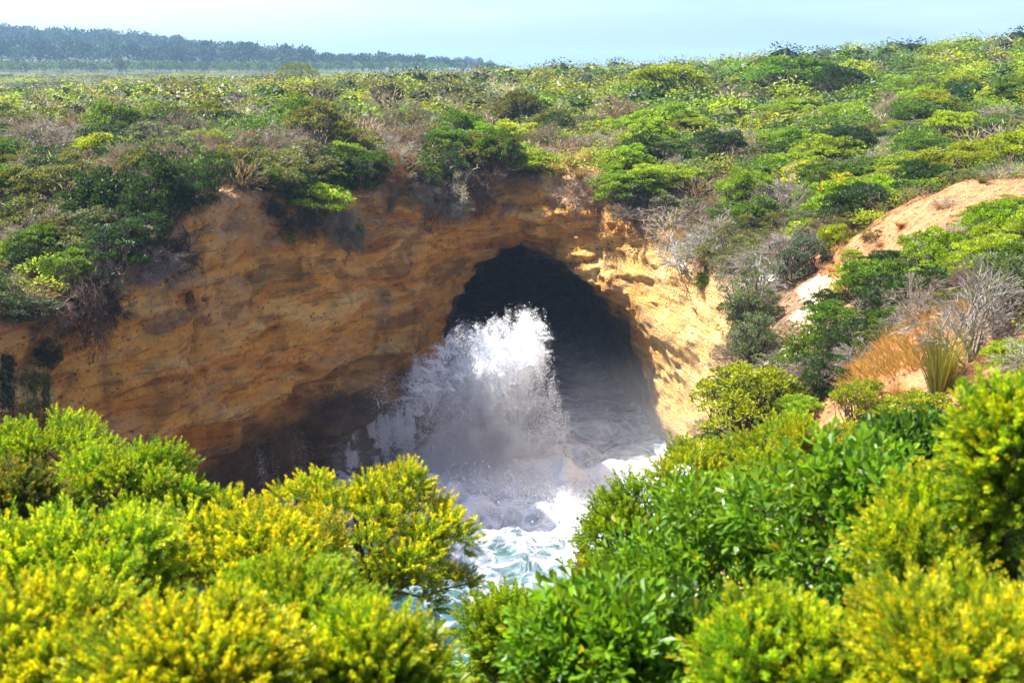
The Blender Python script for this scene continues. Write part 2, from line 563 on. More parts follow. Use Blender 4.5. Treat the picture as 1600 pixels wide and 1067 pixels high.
def make_rock():
    t = NT('cliff_rock')
    geo = t.n('ShaderNodeNewGeometry')
    pos = geo.outputs['Position']
    blotch = t.noise(pos, 1.6, 4, 0.7, 0.0)
    fine = t.noise(pos, 6.0, 3, 0.75)
    pits = t.n('ShaderNodeTexVoronoi'); t.l(t.mapping(pos, (1, 1, 1.6)), pits.inputs['Vector']); pits.inputs['Scale'].default_value = 2.6
    base = t.attr('rock_colour').outputs['Color']
    strata = t.noise(t.mapping(pos, (.35, .35, 4.5)), 1.0, 4, 0.65, .25)
    base = t.mix(t.math('MULTIPLY', t.step(strata, 0.53, 0.66), 0.6), base, (.22, .11, .045))
    base = t.mix(t.math('MULTIPLY', t.step(strata, 0.46, 0.36), 0.5), base, (.72, .46, .17))
    base = t.mix(t.math('MULTIPLY', t.step(blotch, 0.56, 0.70), 0.5), base, (.12, .075, .05))
    base = t.mix(t.math('MULTIPLY', t.step(blotch, 0.42, 0.34), 0.55), base, (.60, .35, .13))
    m1 = t.attr('mask_a'); m2 = t.attr('mask_b')
    sep = t.n('ShaderNodeSeparateColor'); t.l(m1.outputs['Color'], sep.inputs[0])
    sep2 = t.n('ShaderNodeSeparateColor'); t.l(m2.outputs['Color'], sep2.inputs[0])
    wet_, top_, pale_ = sep.outputs[0], sep.outputs[1], sep.outputs[2]
    white_, red_, tan_ = sep2.outputs[0], sep2.outputs[1], sep2.outputs[2]
    palec = t.ramp(blotch, [(0.32, (.42, .22, .07)), (0.45, (.66, .42, .16)), (0.6, (.74, .55, .28)), (0.7, (.55, .33, .12))])
    base = t.mix(pale_, base, palec)
    soil = t.ramp(blotch, [(0.35, (.10, .06, .035)), (0.5, (.20, .125, .07)), (0.65, (.30, .20, .11))])
    base = t.mix(top_, base, soil)
    tanc = t.ramp(blotch, [(0.35, (.34, .18, .08)), (0.55, (.55, .35, .16)), (0.7, (.62, .43, .22))])
    base = t.mix(tan_, base, tanc)
    redc = t.ramp(blotch, [(0.32, (.15, .06, .03)), (0.42, (.36, .15, .062)), (0.55, (.50, .235, .10)), (0.66, (.33, .18, .10))])
    base = t.mix(red_, base, redc)
    white_ = t.math('MULTIPLY', white_, t.step(t.math('ADD', t.math('MULTIPLY', blotch, .7), t.math('MULTIPLY', fine, .3)), .40, .52))
    base = t.mix(white_, base, t.ramp(blotch, [(0.35, (.62, .44, .20)), (0.45, (.74, .62, .38)), (0.7, (.80, .72, .52))]))
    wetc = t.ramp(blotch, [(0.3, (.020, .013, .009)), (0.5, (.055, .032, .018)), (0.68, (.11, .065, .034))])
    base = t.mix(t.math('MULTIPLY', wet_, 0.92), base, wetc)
    base = t.mix(t.math('MULTIPLY', t.math('SUBTRACT', fine, 0.5), 0.9), base, (1, .85, .65), 'SOFT_LIGHT')
    base = t.mix(t.step(fine, 0.40, 0.28), base, t.mix(0.65, base, (.05, .03, .02)))
    hole = t.math('MULTIPLY', t.step(pits.outputs['Distance'], .26, .12), t.step(blotch, .46, .54))
    base = t.mix(t.math('MULTIPLY', hole, .55), base, (.06, .035, .02))
    h = t.math('ADD', t.math('MULTIPLY', blotch, 0.55), t.math('MULTIPLY', fine, 0.5))
    h = t.math('ADD', h, t.math('MULTIPLY', strata, 0.6))
    h = t.math('SUBTRACT', h, t.math('MULTIPLY', hole, 0.4))
    nrm = t.bump(h, 1.0, 0.5)
    rough = t.math('SUBTRACT', 0.95, t.math('MULTIPLY', wet_, 0.5))
    b = t.bsdf(base, rough, 0.25, nrm)
    t.l(b.outputs[0], t.out.inputs['Surface'])
    return t.m
M_ROCK = make_rock()
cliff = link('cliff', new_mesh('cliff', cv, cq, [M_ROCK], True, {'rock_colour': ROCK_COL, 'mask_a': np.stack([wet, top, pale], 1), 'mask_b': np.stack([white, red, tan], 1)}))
tag(cliff, 'ochre sandstone cliff with sea cave and plant-covered top', 'cliff', kind='structure')

# ------------------------------------------------------------------ ground sheet round and beyond
def ground_sheet():
    def axis(lo, hi, inner0, inner1, fine, far_lo, far_hi):
        a = list(np.linspace(inner0, inner1, int(round((inner1 - inner0) / fine)) + 1))
        left, right = [], []
        s, v = fine, inner0
        while v > far_lo:
            s *= 1.07; v -= s; left.append(v)
        s, v = fine, inner1
        while v < far_hi:
            s *= 1.07; v += s; right.append(v)
        return np.array(left[::-1] + a + right)
    xs = axis(0, 0, X0, X1, 1.0, -3000, 3000)
    ys = axis(0, 0, Y0, Y1, 1.0, -1500, 3000)
    gxx, gyy = np.meshgrid(xs, ys, indexing='ij')
    zz = H(gxx, gyy)
    D = sd_poly(GORGE, gxx, gyy)
    zz = np.where(D < 0.0, -3.0, zz)
    # open sea beyond the gorge on the near left
    idx = np.arange(gxx.size).reshape(gxx.shape)
    q = np.stack([idx[:-1, :-1], idx[1:, :-1], idx[1:, 1:], idx[:-1, 1:]], -1).reshape(-1, 4)
    cx = (gxx[:-1, :-1] + gxx[1:, 1:]).ravel() / 2; cyy = (gyy[:-1, :-1] + gyy[1:, 1:]).ravel() / 2
    q = q[~((cx > X0) & (cx < X1) & (cyy > Y0) & (cyy < Y1))]
    t = NT('scrub_soil')
    geo = t.n('ShaderNodeNewGeometry'); pos = geo.outputs['Position']
    a = t.noise(pos, 0.12, 2, 0.6); b = t.noise(pos, 1.5, 3, 0.65)
    c1 = t.ramp(b, [(0.3, (.07, .055, .025)), (0.5, (.13, .10, .045)), (0.7, (.20, .155, .075))])
    c2 = t.ramp(b, [(0.3, (.03, .045, .012)), (0.6, (.07, .08, .02))])
    col = t.mix(t.step(a, 0.3, 0.5), c1, c2)
    bs = t.bsdf(col, 0.95, 0.2, t.bump(b, 0.8, 0.4))
    t.l(bs.outputs[0], t.out.inputs['Surface'])
    o = link('ground', new_mesh('ground', np.stack([gxx.ravel(), gyy.ravel(), zz.ravel()], 1), q, [t.m], True))
    tag(o, 'scrub-covered ground of the headland and plain', 'ground', kind='structure')
ground_sheet()

# ------------------------------------------------------------------ sea
def sea():
    xs = np.arange(-34, 14.01, 0.24); ys = np.arange(8, 95, 0.24)
    gxx, gyy = np.meshgrid(xs, ys, indexing='ij')
    z = 0.35 * fbm(gxx * 0.16, gyy * 0.22, gxx * 0, 3, 201) + 0.16 * (1 - np.abs(fbm(gxx * 0.5, gyy * 0.6, gxx * 0 + 4, 4, 211))) 
    turb = np.exp(-((gxx + 1) ** 2 + (gyy - 56) ** 2) / 90.0)
    z += turb * 0.75 * fbm(gxx * 0.7, gyy * 0.7, gxx * 0 + 2, 4, 221)
    # low breaking roll in front of the cave
    roll = np.exp(-((gyy - (57.5 + 0.15 * (gxx - 4) + 0.6 * vnoise(gxx * .4, gxx * 0, gxx * 0, 3))) / 0.9) ** 2) * smooth(0.5, 3, gxx) * 0.55
    z += roll
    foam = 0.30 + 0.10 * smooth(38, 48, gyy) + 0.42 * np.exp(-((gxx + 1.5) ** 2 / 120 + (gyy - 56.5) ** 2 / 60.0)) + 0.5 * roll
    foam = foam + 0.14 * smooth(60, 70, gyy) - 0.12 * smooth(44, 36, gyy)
    idx = np.arange(gxx.size).reshape(gxx.shape)
    q = np.stack([idx[:-1, :-1], idx[1:, :-1], idx[1:, 1:], idx[:-1, 1:]], -1).reshape(-1, 4)
    t = NT('sea_water')
    geo = t.n('ShaderNodeNewGeometry'); pos = geo.outputs['Position']
    wz = t.n('ShaderNodeTexNoise'); t.l(pos, wz.inputs['Vector']); wz.inputs['Scale'].default_value = 0.35; wz.inputs['Detail'].default_value = 2
    wv = t.n('ShaderNodeVectorMath', operation='MULTIPLY_ADD')
    t.l(wz.outputs['Color'], wv.inputs[0]); wv.inputs[1].default_value = (3.5, 3.5, 0); t.l(pos, wv.inputs[2])
    n1 = t.noise(wv.outputs[0], 0.55, 5, 0.66, 0.3)
    n2 = t.noise(wv.outputs[0], 2.2, 4, 0.7, 0.4)
    vor = t.n('ShaderNodeTexVoronoi', feature='DISTANCE_TO_EDGE'); t.l(wv.outputs[0], vor.inputs['Vector']); vor.inputs['Scale'].default_value = 0.9
    web = t.step(vor.outputs[0], 0.16, 0.0)
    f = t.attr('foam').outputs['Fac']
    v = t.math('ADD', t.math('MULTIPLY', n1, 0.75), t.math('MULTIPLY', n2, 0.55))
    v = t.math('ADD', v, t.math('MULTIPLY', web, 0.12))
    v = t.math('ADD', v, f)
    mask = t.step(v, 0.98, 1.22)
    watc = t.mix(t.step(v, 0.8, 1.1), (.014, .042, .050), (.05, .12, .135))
    foamc = t.mix(t.step(v, 1.05, 1.55), (.16, .21, .26), (.70, .74, .80))  # thick foam is whiter; range widened to brighten the shaded pool by colour
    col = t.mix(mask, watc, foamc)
    hb = t.math('ADD', t.math('MULTIPLY', n2, 0.5), t.math('MULTIPLY', mask, 0.25))
    b = t.bsdf(col, t.math('ADD', 0.12, t.math('MULTIPLY', mask, 0.6)), 0.5, t.bump(hb, 0.7, 0.25))
    b.inputs['IOR'].default_value = 1.33
    t.l(b.outputs[0], t.out.inputs['Surface'])
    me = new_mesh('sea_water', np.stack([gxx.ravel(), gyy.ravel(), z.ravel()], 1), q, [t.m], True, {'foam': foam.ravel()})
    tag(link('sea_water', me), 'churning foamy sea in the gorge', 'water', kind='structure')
sea()
# ------------------------------------------------------------------ plant materials (colour comes from each object's own colour)
def make_leaf(name, gloss=0.45, spec=0.3, transl=0.45):
    t = NT(name)
    oi = t.n('ShaderNodeObjectInfo')
    tint = t.attr('tint').outputs['Color']
    col = t.mix(1.0, oi.outputs['Color'], tint, 'MULTIPLY')
    b = t.bsdf(col, gloss, spec)
    tr = t.n('ShaderNodeBsdfTranslucent')
    t.l(t.mix(1.0, col, (1.4, 1.3, 0.6), 'MULTIPLY'), tr.inputs['Color'])
    ms = t.n('ShaderNodeMixShader'); ms.inputs[0].default_value = transl
    t.l(b.outputs[0], ms.inputs[1]); t.l(tr.outputs[0], ms.inputs[2])
    t.l(ms.outputs[0], t.out.inputs['Surface'])
    return t.m

def make_plain(name, rough=0.9, spec=0.2):
    t = NT(name)
    oi = t.n('ShaderNodeObjectInfo')
    tint = t.attr('tint').outputs['Color']
    b = t.bsdf(t.mix(1.0, oi.outputs['Color'], tint, 'MULTIPLY'), rough, spec)
    t.l(b.outputs[0], t.out.inputs['Surface'])
    return t.m

M_LEAF = make_leaf('small_leaf')
M_GLOSS = make_leaf('glossy_leaf', 0.4, 0.35, 0.4)
M_FAR = make_leaf('far_foliage', 0.7, 0.15, 0.15)
M_BARK = make_plain('bark')
M_DRY = make_leaf('dry_blade', 0.7, 0.2, 0.25)

# ------------------------------------------------------------------ plant geometry
def unit(v):
    return v / (np.linalg.norm(v, axis=-1, keepdims=True) + 1e-9)

def leaves(pos, d, ln, wd, rng, fold=0.18, hexa=False, up_side=None):
    """a folded leaf for each position; returns verts, list of face arrays, verts per leaf"""
    n = len(pos)
    d = unit(d)
    r = rng.normal(size=(n, 3))
    side = unit(np.cross(d, r)); nrm = np.cross(side, d)
    ln = np.broadcast_to(ln, (n,))[:, None]; wd = np.broadcast_to(wd, (n,))[:, None]
    if not hexa:
        v = np.stack([pos, pos + d * ln * .55 + side * wd * .5 + nrm * wd * fold, pos + d * ln, pos + d * ln * .55 - side * wd * .5 + nrm * wd * fold], 1)
        b = np.arange(n)[:, None] * 4
        f = np.concatenate([b + np.array([0, 1, 2]), b + np.array([0, 2, 3])])
        return v.reshape(-1, 3), [f], 4
    v = np.stack([pos, pos + d * ln * .4 + side * wd * .4 + nrm * wd * fold, pos + d * ln * .75 + side * wd * .5 + nrm * wd * fold, pos + d * ln - nrm * wd * fold * .6,
                  pos + d * ln * .75 - side * wd * .5 + nrm * wd * fold, pos + d * ln * .4 - side * wd * .4 + nrm * wd * fold], 1)
    b = np.arange(n)[:, None] * 6
    f = np.concatenate([b + np.array([0, 1, 2, 3]), b + np.array([0, 3, 4, 5])])
    return v.reshape(-1, 3), [f], 6

def tubes(paths, sides=4):
    """paths: list of (points (k,3), radii (k,)); returns verts, quads"""
    V, F, base = [], [], 0
    ang = np.arange(sides) * 2 * pi / sides
    for pts, rad in paths:
        pts = np.asarray(pts, float); rad = np.asarray(rad, float)
        k = len(pts)
        tg = unit(np.gradient(pts, axis=0))
        ref = np.where(np.abs(tg[:, 2:3]) > 0.9, np.array([[1.0, 0, 0]]), np.array([[0, 0, 1.0]]))
        a = unit(np.cross(tg, ref)); b = np.cross(tg, a)
        ring = pts[:, None] + rad[:, None, None] * (np.cos(ang)[None, :, None] * a[:, None] + np.sin(ang)[None, :, None] * b[:, None])
        V.append(ring.reshape(-1, 3))
        i = np.arange(k - 1)[:, None] * sides; j = np.arange(sides)[None]
        q = np.stack([i + j, i + (j + 1) % sides, i + sides + (j + 1) % sides, i + sides + j], -1).reshape(-1, 4)
        F.append(q + base); base += k * sides
    if not V:
        return np.zeros((0, 3)), np.zeros((0, 4), int)
    return np.concatenate(V), np.concatenate(F)

def curve(a, b, bend, rng, k=5, r0=.02, r1=.006, rise=0.0):
    t = np.linspace(0, 1, k)[:, None]
    a = np.asarray(a, float); b = np.asarray(b, float)
    off = rng.normal(size=3) * bend * np.linalg.norm(b - a)
    p = a + (b - a) * t + off * (np.sin(t * pi)) + np.array([0, 0, rise]) * np.sin(t * pi)
    p[1:-1] += rng.normal(size=(k - 2, 3)) * bend * .25 * np.linalg.norm(b - a)
    return p, np.linspace(r0, r1, k)

def leaf_mesh(name, pos, d, ln, wd, tint, rng, mat, **kw):
    v, f, per = leaves(pos, d, ln, wd, rng, **kw)
    return new_mesh(name, v, f, [mat], False, {'tint': np.repeat(tint, per, 0)})

def tube_mesh(name, paths, mat, sides=4, tint=None):
    v, f = tubes(paths, sides)
    rng = np.random.default_rng(len(v))
    if tint is None:
        t = 1 + 0.25 * vnoise(v[:, 0] * 9, v[:, 1] * 9, v[:, 2] * 9, 5)
        tint = np.stack([t, t, t], 1)
    return new_mesh(name, v, f, [mat], True, {'tint': tint})

def fib_dirs(n, rng, zmin=-0.3, jit=0.25):
    i = np.arange(n) + 0.5
    z = 1 - (1 - zmin) * i / n
    ph = i * 2.399963 + rng.uniform(0, 6.28)
    r = np.sqrt(np.clip(1 - z * z, 0, 1))
    return unit(np.stack([r * np.cos(ph), r * np.sin(ph), z], 1) + rng.normal(size=(n, 3)) * jit)

# --- near foliage: clumps of sprigs
def sprig_clump(seed, nsprig, nleaf, radius, lf, wd, yellow, hexa, spread=0.6):
    rng = np.random.default_rng(seed)
    dirs = fib_dirs(nsprig, rng, 0.05, 0.22)
    P_, D_, L_, W_, T_ = [], [], [], [], []
    for k in range(nsprig):
        d = unit(dirs[k] * np.array([1, 1, 1.1]) + np.array([0, 0, .55]))
        org = dirs[k] * radius * rng.uniform(.25, .5)
        sl = radius * rng.uniform(.42, .72)
        t = np.linspace(0.05, 1, nleaf)
        ph = np.arange(nleaf) * 2.399 + rng.uniform(0, 6)
        a = unit(np.cross(d, [0.3, 0.7, .2])); b = np.cross(d, a)
        rad = np.cos(ph)[:, None] * a + np.sin(ph)[:, None] * b
        open_ = spread * (1 - .45 * t)[:, None]
        P_.append(org + d * (t * sl)[:, None] + rad * radius * .015)
        D_.append(d * (1 - .45 * open_) + rad * open_ + rng.normal(size=(nleaf, 3)) * .10)
        L_.append(lf * rng.uniform(.75, 1.2, nleaf) * (1 - .25 * t)); W_.append(wd * rng.uniform(.8, 1.2, nleaf))
        tip = smooth(.35, 1.0, t + rng.normal(0, .12, nleaf)) * (rng.random() < .85)
        br = rng.uniform(.78, 1.18) * rng.uniform(.8, 1.2, nleaf)
        c = np.stack([br * (0.50 + (0.95 * yellow) * tip), br * (0.74 + .62 * yellow * tip), br * (0.9 - .25 * yellow * tip)], 1)  # yellow tips are leaf colour; leaf bases darkened to paint shade into the gaps
        hot = rng.random(nleaf) < .02 * yellow
        c[hot] *= np.array([1.5, .75, .6])
        T_.append(c)
    return [np.concatenate(q) for q in (P_, D_, L_, W_, T_)], hexa

def clump_mesh(name, seed, mat, **kw):
    (p, d, l, w, t), hexa = sprig_clump(seed, **kw)
    return leaf_mesh(name, p, d, l, w, t, np.random.default_rng(seed), mat, hexa=hexa)

CLUMPS = {
    'yellow': [clump_mesh('leaf_clump', 100 + s, M_LEAF, nsprig=32, nleaf=26, radius=.21, lf=.029, wd=.0135, yellow=1.0, hexa=False) for s in range(5)],
    'green': [clump_mesh('leaf_clump', 200 + s, M_LEAF, nsprig=32, nleaf=26, radius=.21, lf=.030, wd=.0138, yellow=.6, hexa=False) for s in range(5)],
    'broad': [clump_mesh('leaf_clump', 300 + s, M_GLOSS, nsprig=17, nleaf=11, radius=.23, lf=.066, wd=.025, yellow=.35, hexa=True, spread=.95) for s in range(5)],
}

# --- crowns of shrubs seen from farther off: unit width, unit height
def lobed(lobes, nleaf, lsz, wsz, rng, yellow=.5, up=.35, zflat=1.0, low=-0.35):
    P_, D_, T_ = [], [], []
    per = np.maximum((np.array([l[3] ** 2 for l in lobes])), 1e-6)
    per = np.maximum((per / per.sum() * nleaf + rng.random(len(per))).astype(int), 1)
    for (x, y, z, r), m in zip(lobes, per):
        d = fib_dirs(m, rng, low, .18)
        rr = r * rng.uniform(.72, 1.08, m)[:, None]
        P_.append(np.array([x, y, z]) + d * rr * np.array([1, 1, zflat]))
        D_.append(d + np.array([0, 0, up]) + rng.normal(size=(m, 3)) * .55)
        lt = rng.uniform(.72, 1.28)
        br = lt * rng.uniform(.72, 1.25, m)
        tip = np.clip(d[:, 2], 0, 1) * rng.uniform(.2, 1, m) * yellow
        T_.append(np.stack([br * (.78 + .5 * tip), br * (.9 + .28 * tip), br * (.95 - .2 * tip)], 1))
    p = np.concatenate(P_); n = len(p)
    return p, np.concatenate(D_), lsz * rng.uniform(.7, 1.3, n), wsz * rng.uniform(.7, 1.3, n), np.concatenate(T_)

def crown_lobes(kind, rng):
    L = []
    if kind == 'dome':
        for d in fib_dirs(62, rng, 0.0, .2):
            L.append((*(d * np.array([.44, .44, .62]) * rng.uniform(.55, 1.10) + np.array([0, 0, .20])), rng.uniform(.055, .10)))
    elif kind == 'umbrella':
        for _ in range(48):
            a = rng.uniform(0, 6.283); r = .44 * math.sqrt(rng.random())
            L.append((r * cos(a), r * sin(a), .88 - 1.3 * r * r - rng.uniform(0, .22), rng.uniform(.055, .095)))
        for _ in range(12):
            a = rng.uniform(0, 6.283); r = rng.uniform(.28, .48)
            L.append((r * cos(a), r * sin(a), rng.uniform(.25, .55), rng.uniform(.05, .085)))
    elif kind == 'cushion':
        for d in fib_dirs(46, rng, -0.15, .08):
            L.append((*(d * np.array([.41, .41, .48]) + np.array([0, 0, .42])), rng.uniform(.085, .12)))
    elif kind == 'sprawl':
        for _ in range(54):
            a = rng.uniform(0, 6.283); r = .45 * math.sqrt(rng.random())
            L.append((r * cos(a), r * sin(a), .10 + .78 * rng.random() * (1 - 1.7 * r * r), rng.uniform(.05, .10)))
    return L

CROWNS, TRUNKS = {}, {}
def build_crowns():
    spec = {'dome': (5200, .052, .026, 5), 'umbrella': (4600, .048, .022, 5), 'cushion': (4200, .034, .016, 3), 'sprawl': (4200, .052, .020, 5)}
    for kind, (nl, ls, ws_, nv) in spec.items():
        CROWNS[kind] = []; TRUNKS[kind] = []
        for s in range(nv):
            rng = np.random.default_rng(500 + s + len(kind) * 31)
            L = crown_lobes(kind, rng)
            p, d, l, w, t = lobed(L, nl, ls, ws_, rng, yellow=.7 if kind != 'cushion' else .2, zflat=.8 if kind == 'umbrella' else 1.0, low=-.35 if kind == 'cushion' else -.05)
            CROWNS[kind].append(leaf_mesh('crown_' + kind, p, d, l, w, t, rng, M_LEAF))
            paths = []
            stems = rng.normal(size=(6, 3)) * np.array([.03, .03, 0])
            for k, lb in enumerate(L):
                if kind == 'cushion' and k % 4: continue
                a = stems[k % 6] + np.array([0, 0, -.06])
                paths.append(curve(a, np.array(lb[:3]), .10, rng, 6, .013, .004))
                if kind in ('umbrella', 'sprawl'):
                    for _ in range(3):
                        q = np.array(lb[:3]) + rng.normal(size=3) * lb[3] * .7
                        paths.append(curve(paths[-1][0][3] if _ == 0 else np.array(lb[:3]) * .75, q, .1, rng, 4, .005, .0025))
            TRUNKS[kind].append(tube_mesh('stem_' + kind, paths, M_BARK, 3))
    # leafless or half-dead: fans of fine twigs
    CROWNS['twig'] = []; TRUNKS['twig'] = []
    for s in range(6):
        rng = np.random.default_rng(900 + s)
        paths, tips = [], []
        for d in fib_dirs(15, rng, 0.15, .25):
            e = d * np.array([.36, .36, .72]) * rng.uniform(.7, 1.0)
            c = curve((0, 0, -.05), e, .13, rng, 6, .014, .005); paths.append(c)
            for m in range(5):
                b = c[0][rng.integers(2, 6)]
                e2 = b + unit(d + rng.normal(size=3) * .6) * rng.uniform(.12, .26)
                c2 = curve(b, e2, .14, rng, 4, .006, .0025); paths.append(c2); tips.append((c2[0][2], unit(e2 - b))); tips.append((c2[0][3], unit(e2 - b)))
        TRUNKS['twig'].append(tube_mesh('branch_twig', paths, M_BARK, 3))
        base = np.array([q for q, _ in tips]); dd = np.array([q for _, q in tips])
        rep = 15
        pos = np.repeat(base, rep, 0) + rng.normal(size=(len(base) * rep, 3)) * .02
        dr = np.repeat(dd, rep, 0) + rng.normal(size=(len(base) * rep, 3)) * .55
        br = rng.uniform(.6, 1.3, len(pos))
        CROWNS['twig'].append(leaf_mesh('twigs', pos, dr, rng.uniform(.06, .17, len(pos)), .0075, np.stack([br, br, br], 1), rng, M_DRY))
build_crowns()

def tussock_mesh(name, seed, n, spread, droop, w, mat=None):
    rng = np.random.default_rng(seed)
    V, F, T = [], [], []
    for i in range(n):
        a = rng.uniform(0, 6.283); r0 = .10 * math.sqrt(rng.random())
        out = np.array([cos(a), sin(a), 0]); h = rng.uniform(.55, 1.0); sp = spread * rng.uniform(.3, 1.1)
        t = np.linspace(0, 1, 5)
        p = out * r0 + out * (sp * t ** 1.6)[:, None] + np.array([0, 0, 1]) * (h * (t - droop * t ** 3) / 1.0)[:, None]
        p += rng.normal(size=3) * .02 * t[:, None]
        sd = unit(np.cross(out, [0, 0, 1]) + rng.normal(size=3) * .3)
        ww = (w * (1 - .85 * t))[:, None]
        V.append(np.stack([p - sd * ww, p + sd * ww], 1).reshape(-1, 3))
        k = np.arange(4)[:, None] * 2 + i * 10
        F.append(k + np.array([0, 1, 3, 2]))
        b = rng.uniform(.65, 1.3); T.append(np.tile([[b, b * rng.uniform(.92, 1.04), b * rng.uniform(.8, 1.0)]], (10, 1)))
    return new_mesh(name, np.concatenate(V), np.concatenate(F), [mat or M_DRY], False, {'tint': np.concatenate(T)})
TUSS = [tussock_mesh('blades', 1200 + s, 260, .55, .45, .007) for s in range(4)]
REED = [tussock_mesh('blades', 1300 + s, 520, .42, .12, .0045) for s in range(2)]

def dead_tree_mesh(name, seed, reach=1.0, flat=.5, lean=(0, 0), n=7, k=3):
    rng = np.random.default_rng(seed)
    paths = []
    def grow(a, d, ln, r, depth):
        e = a + d * ln
        c = curve(a, e, .16, rng, 6, r, r * .5); paths.append(c)
        if depth == 0: return
        for m in range(rng.integers(2, k + 1)):
            b = c[0][rng.integers(2, 6)]
            nd = unit(d + rng.normal(size=3) * np.array([.75, .75, flat]))
            grow(b, nd, ln * rng.uniform(.45, .8), r * .55, depth - 1)
    for i in range(n):
        d = unit(np.array([lean[0], lean[1], .7]) + rng.normal(size=3) * np.array([.8, .8, .35]))
        grow(np.array([0, 0, -.03]), d, .42 * reach, .032, 3)
    return tube_mesh(name, paths, M_BARK, 5)

# ------------------------------------------------------------------ colours of leaves and wood (linear)
C = dict(bright=(.20, .30, .012), yellow=(.36, .355, .014), lime=(.27, .33, .014), green=(.095, .165, .014), dark=(.034, .068, .015), olive=(.135, .135, .030),
         grey=(.135, .150, .085), bluegrey=(.105, .135, .115), brown=(.19, .14, .105), twig=(.31, .275, .24), straw=(.44, .30, .13), bleached=(.52, .49, .45),
         bark=(.085, .060, .042), paleb=(.20, .155, .12), rust=(.24, .12, .055), reed=(.22, .22, .045))
WORDS = dict(bright='bright green', yellow='yellow-green', lime='lime green', green='mid green', dark='dark green', olive='olive green', grey='grey-green', bluegrey='blue-grey',
             brown='brown', twig='pale grey', straw='straw-coloured', bleached='bleached white', rust='rusty brown', reed='green and gold')

def jitter(c, rng, a=.14):
    s = rng.uniform(1 - a, 1 + a)
    return tuple(float(min(q * s * rng.uniform(1 - a * .6, 1 + a * .6), .9)) for q in c)

THINGS = []      # (object, info) of plants that still need a label
def shrub(name, kind, colour, loc, w, h, rng, label=None, cat='shrub', group=None, tilt=0.0, wood=None, info=None):
    root = link(name, None, loc=loc, rot=(rng.normal() * tilt, rng.normal() * tilt, rng.uniform(0, 6.283)), scale=(w, w * rng.uniform(.85, 1.15), h))
    root.empty_display_size = .2
    i = int(rng.integers(len(CROWNS[kind])))
    c = jitter(C[colour], rng)
    cr = link('twigs' if kind == 'twig' else 'crown', CROWNS[kind][i], root, color=c)
    tr = link('branches' if kind == 'twig' else 'trunk', TRUNKS[kind][i], root, color=C[wood] if wood else (c if kind == 'twig' else C['paleb'] if rng.random() < .5 else C['bark']))
    tag(root, label, cat, group)
    return root
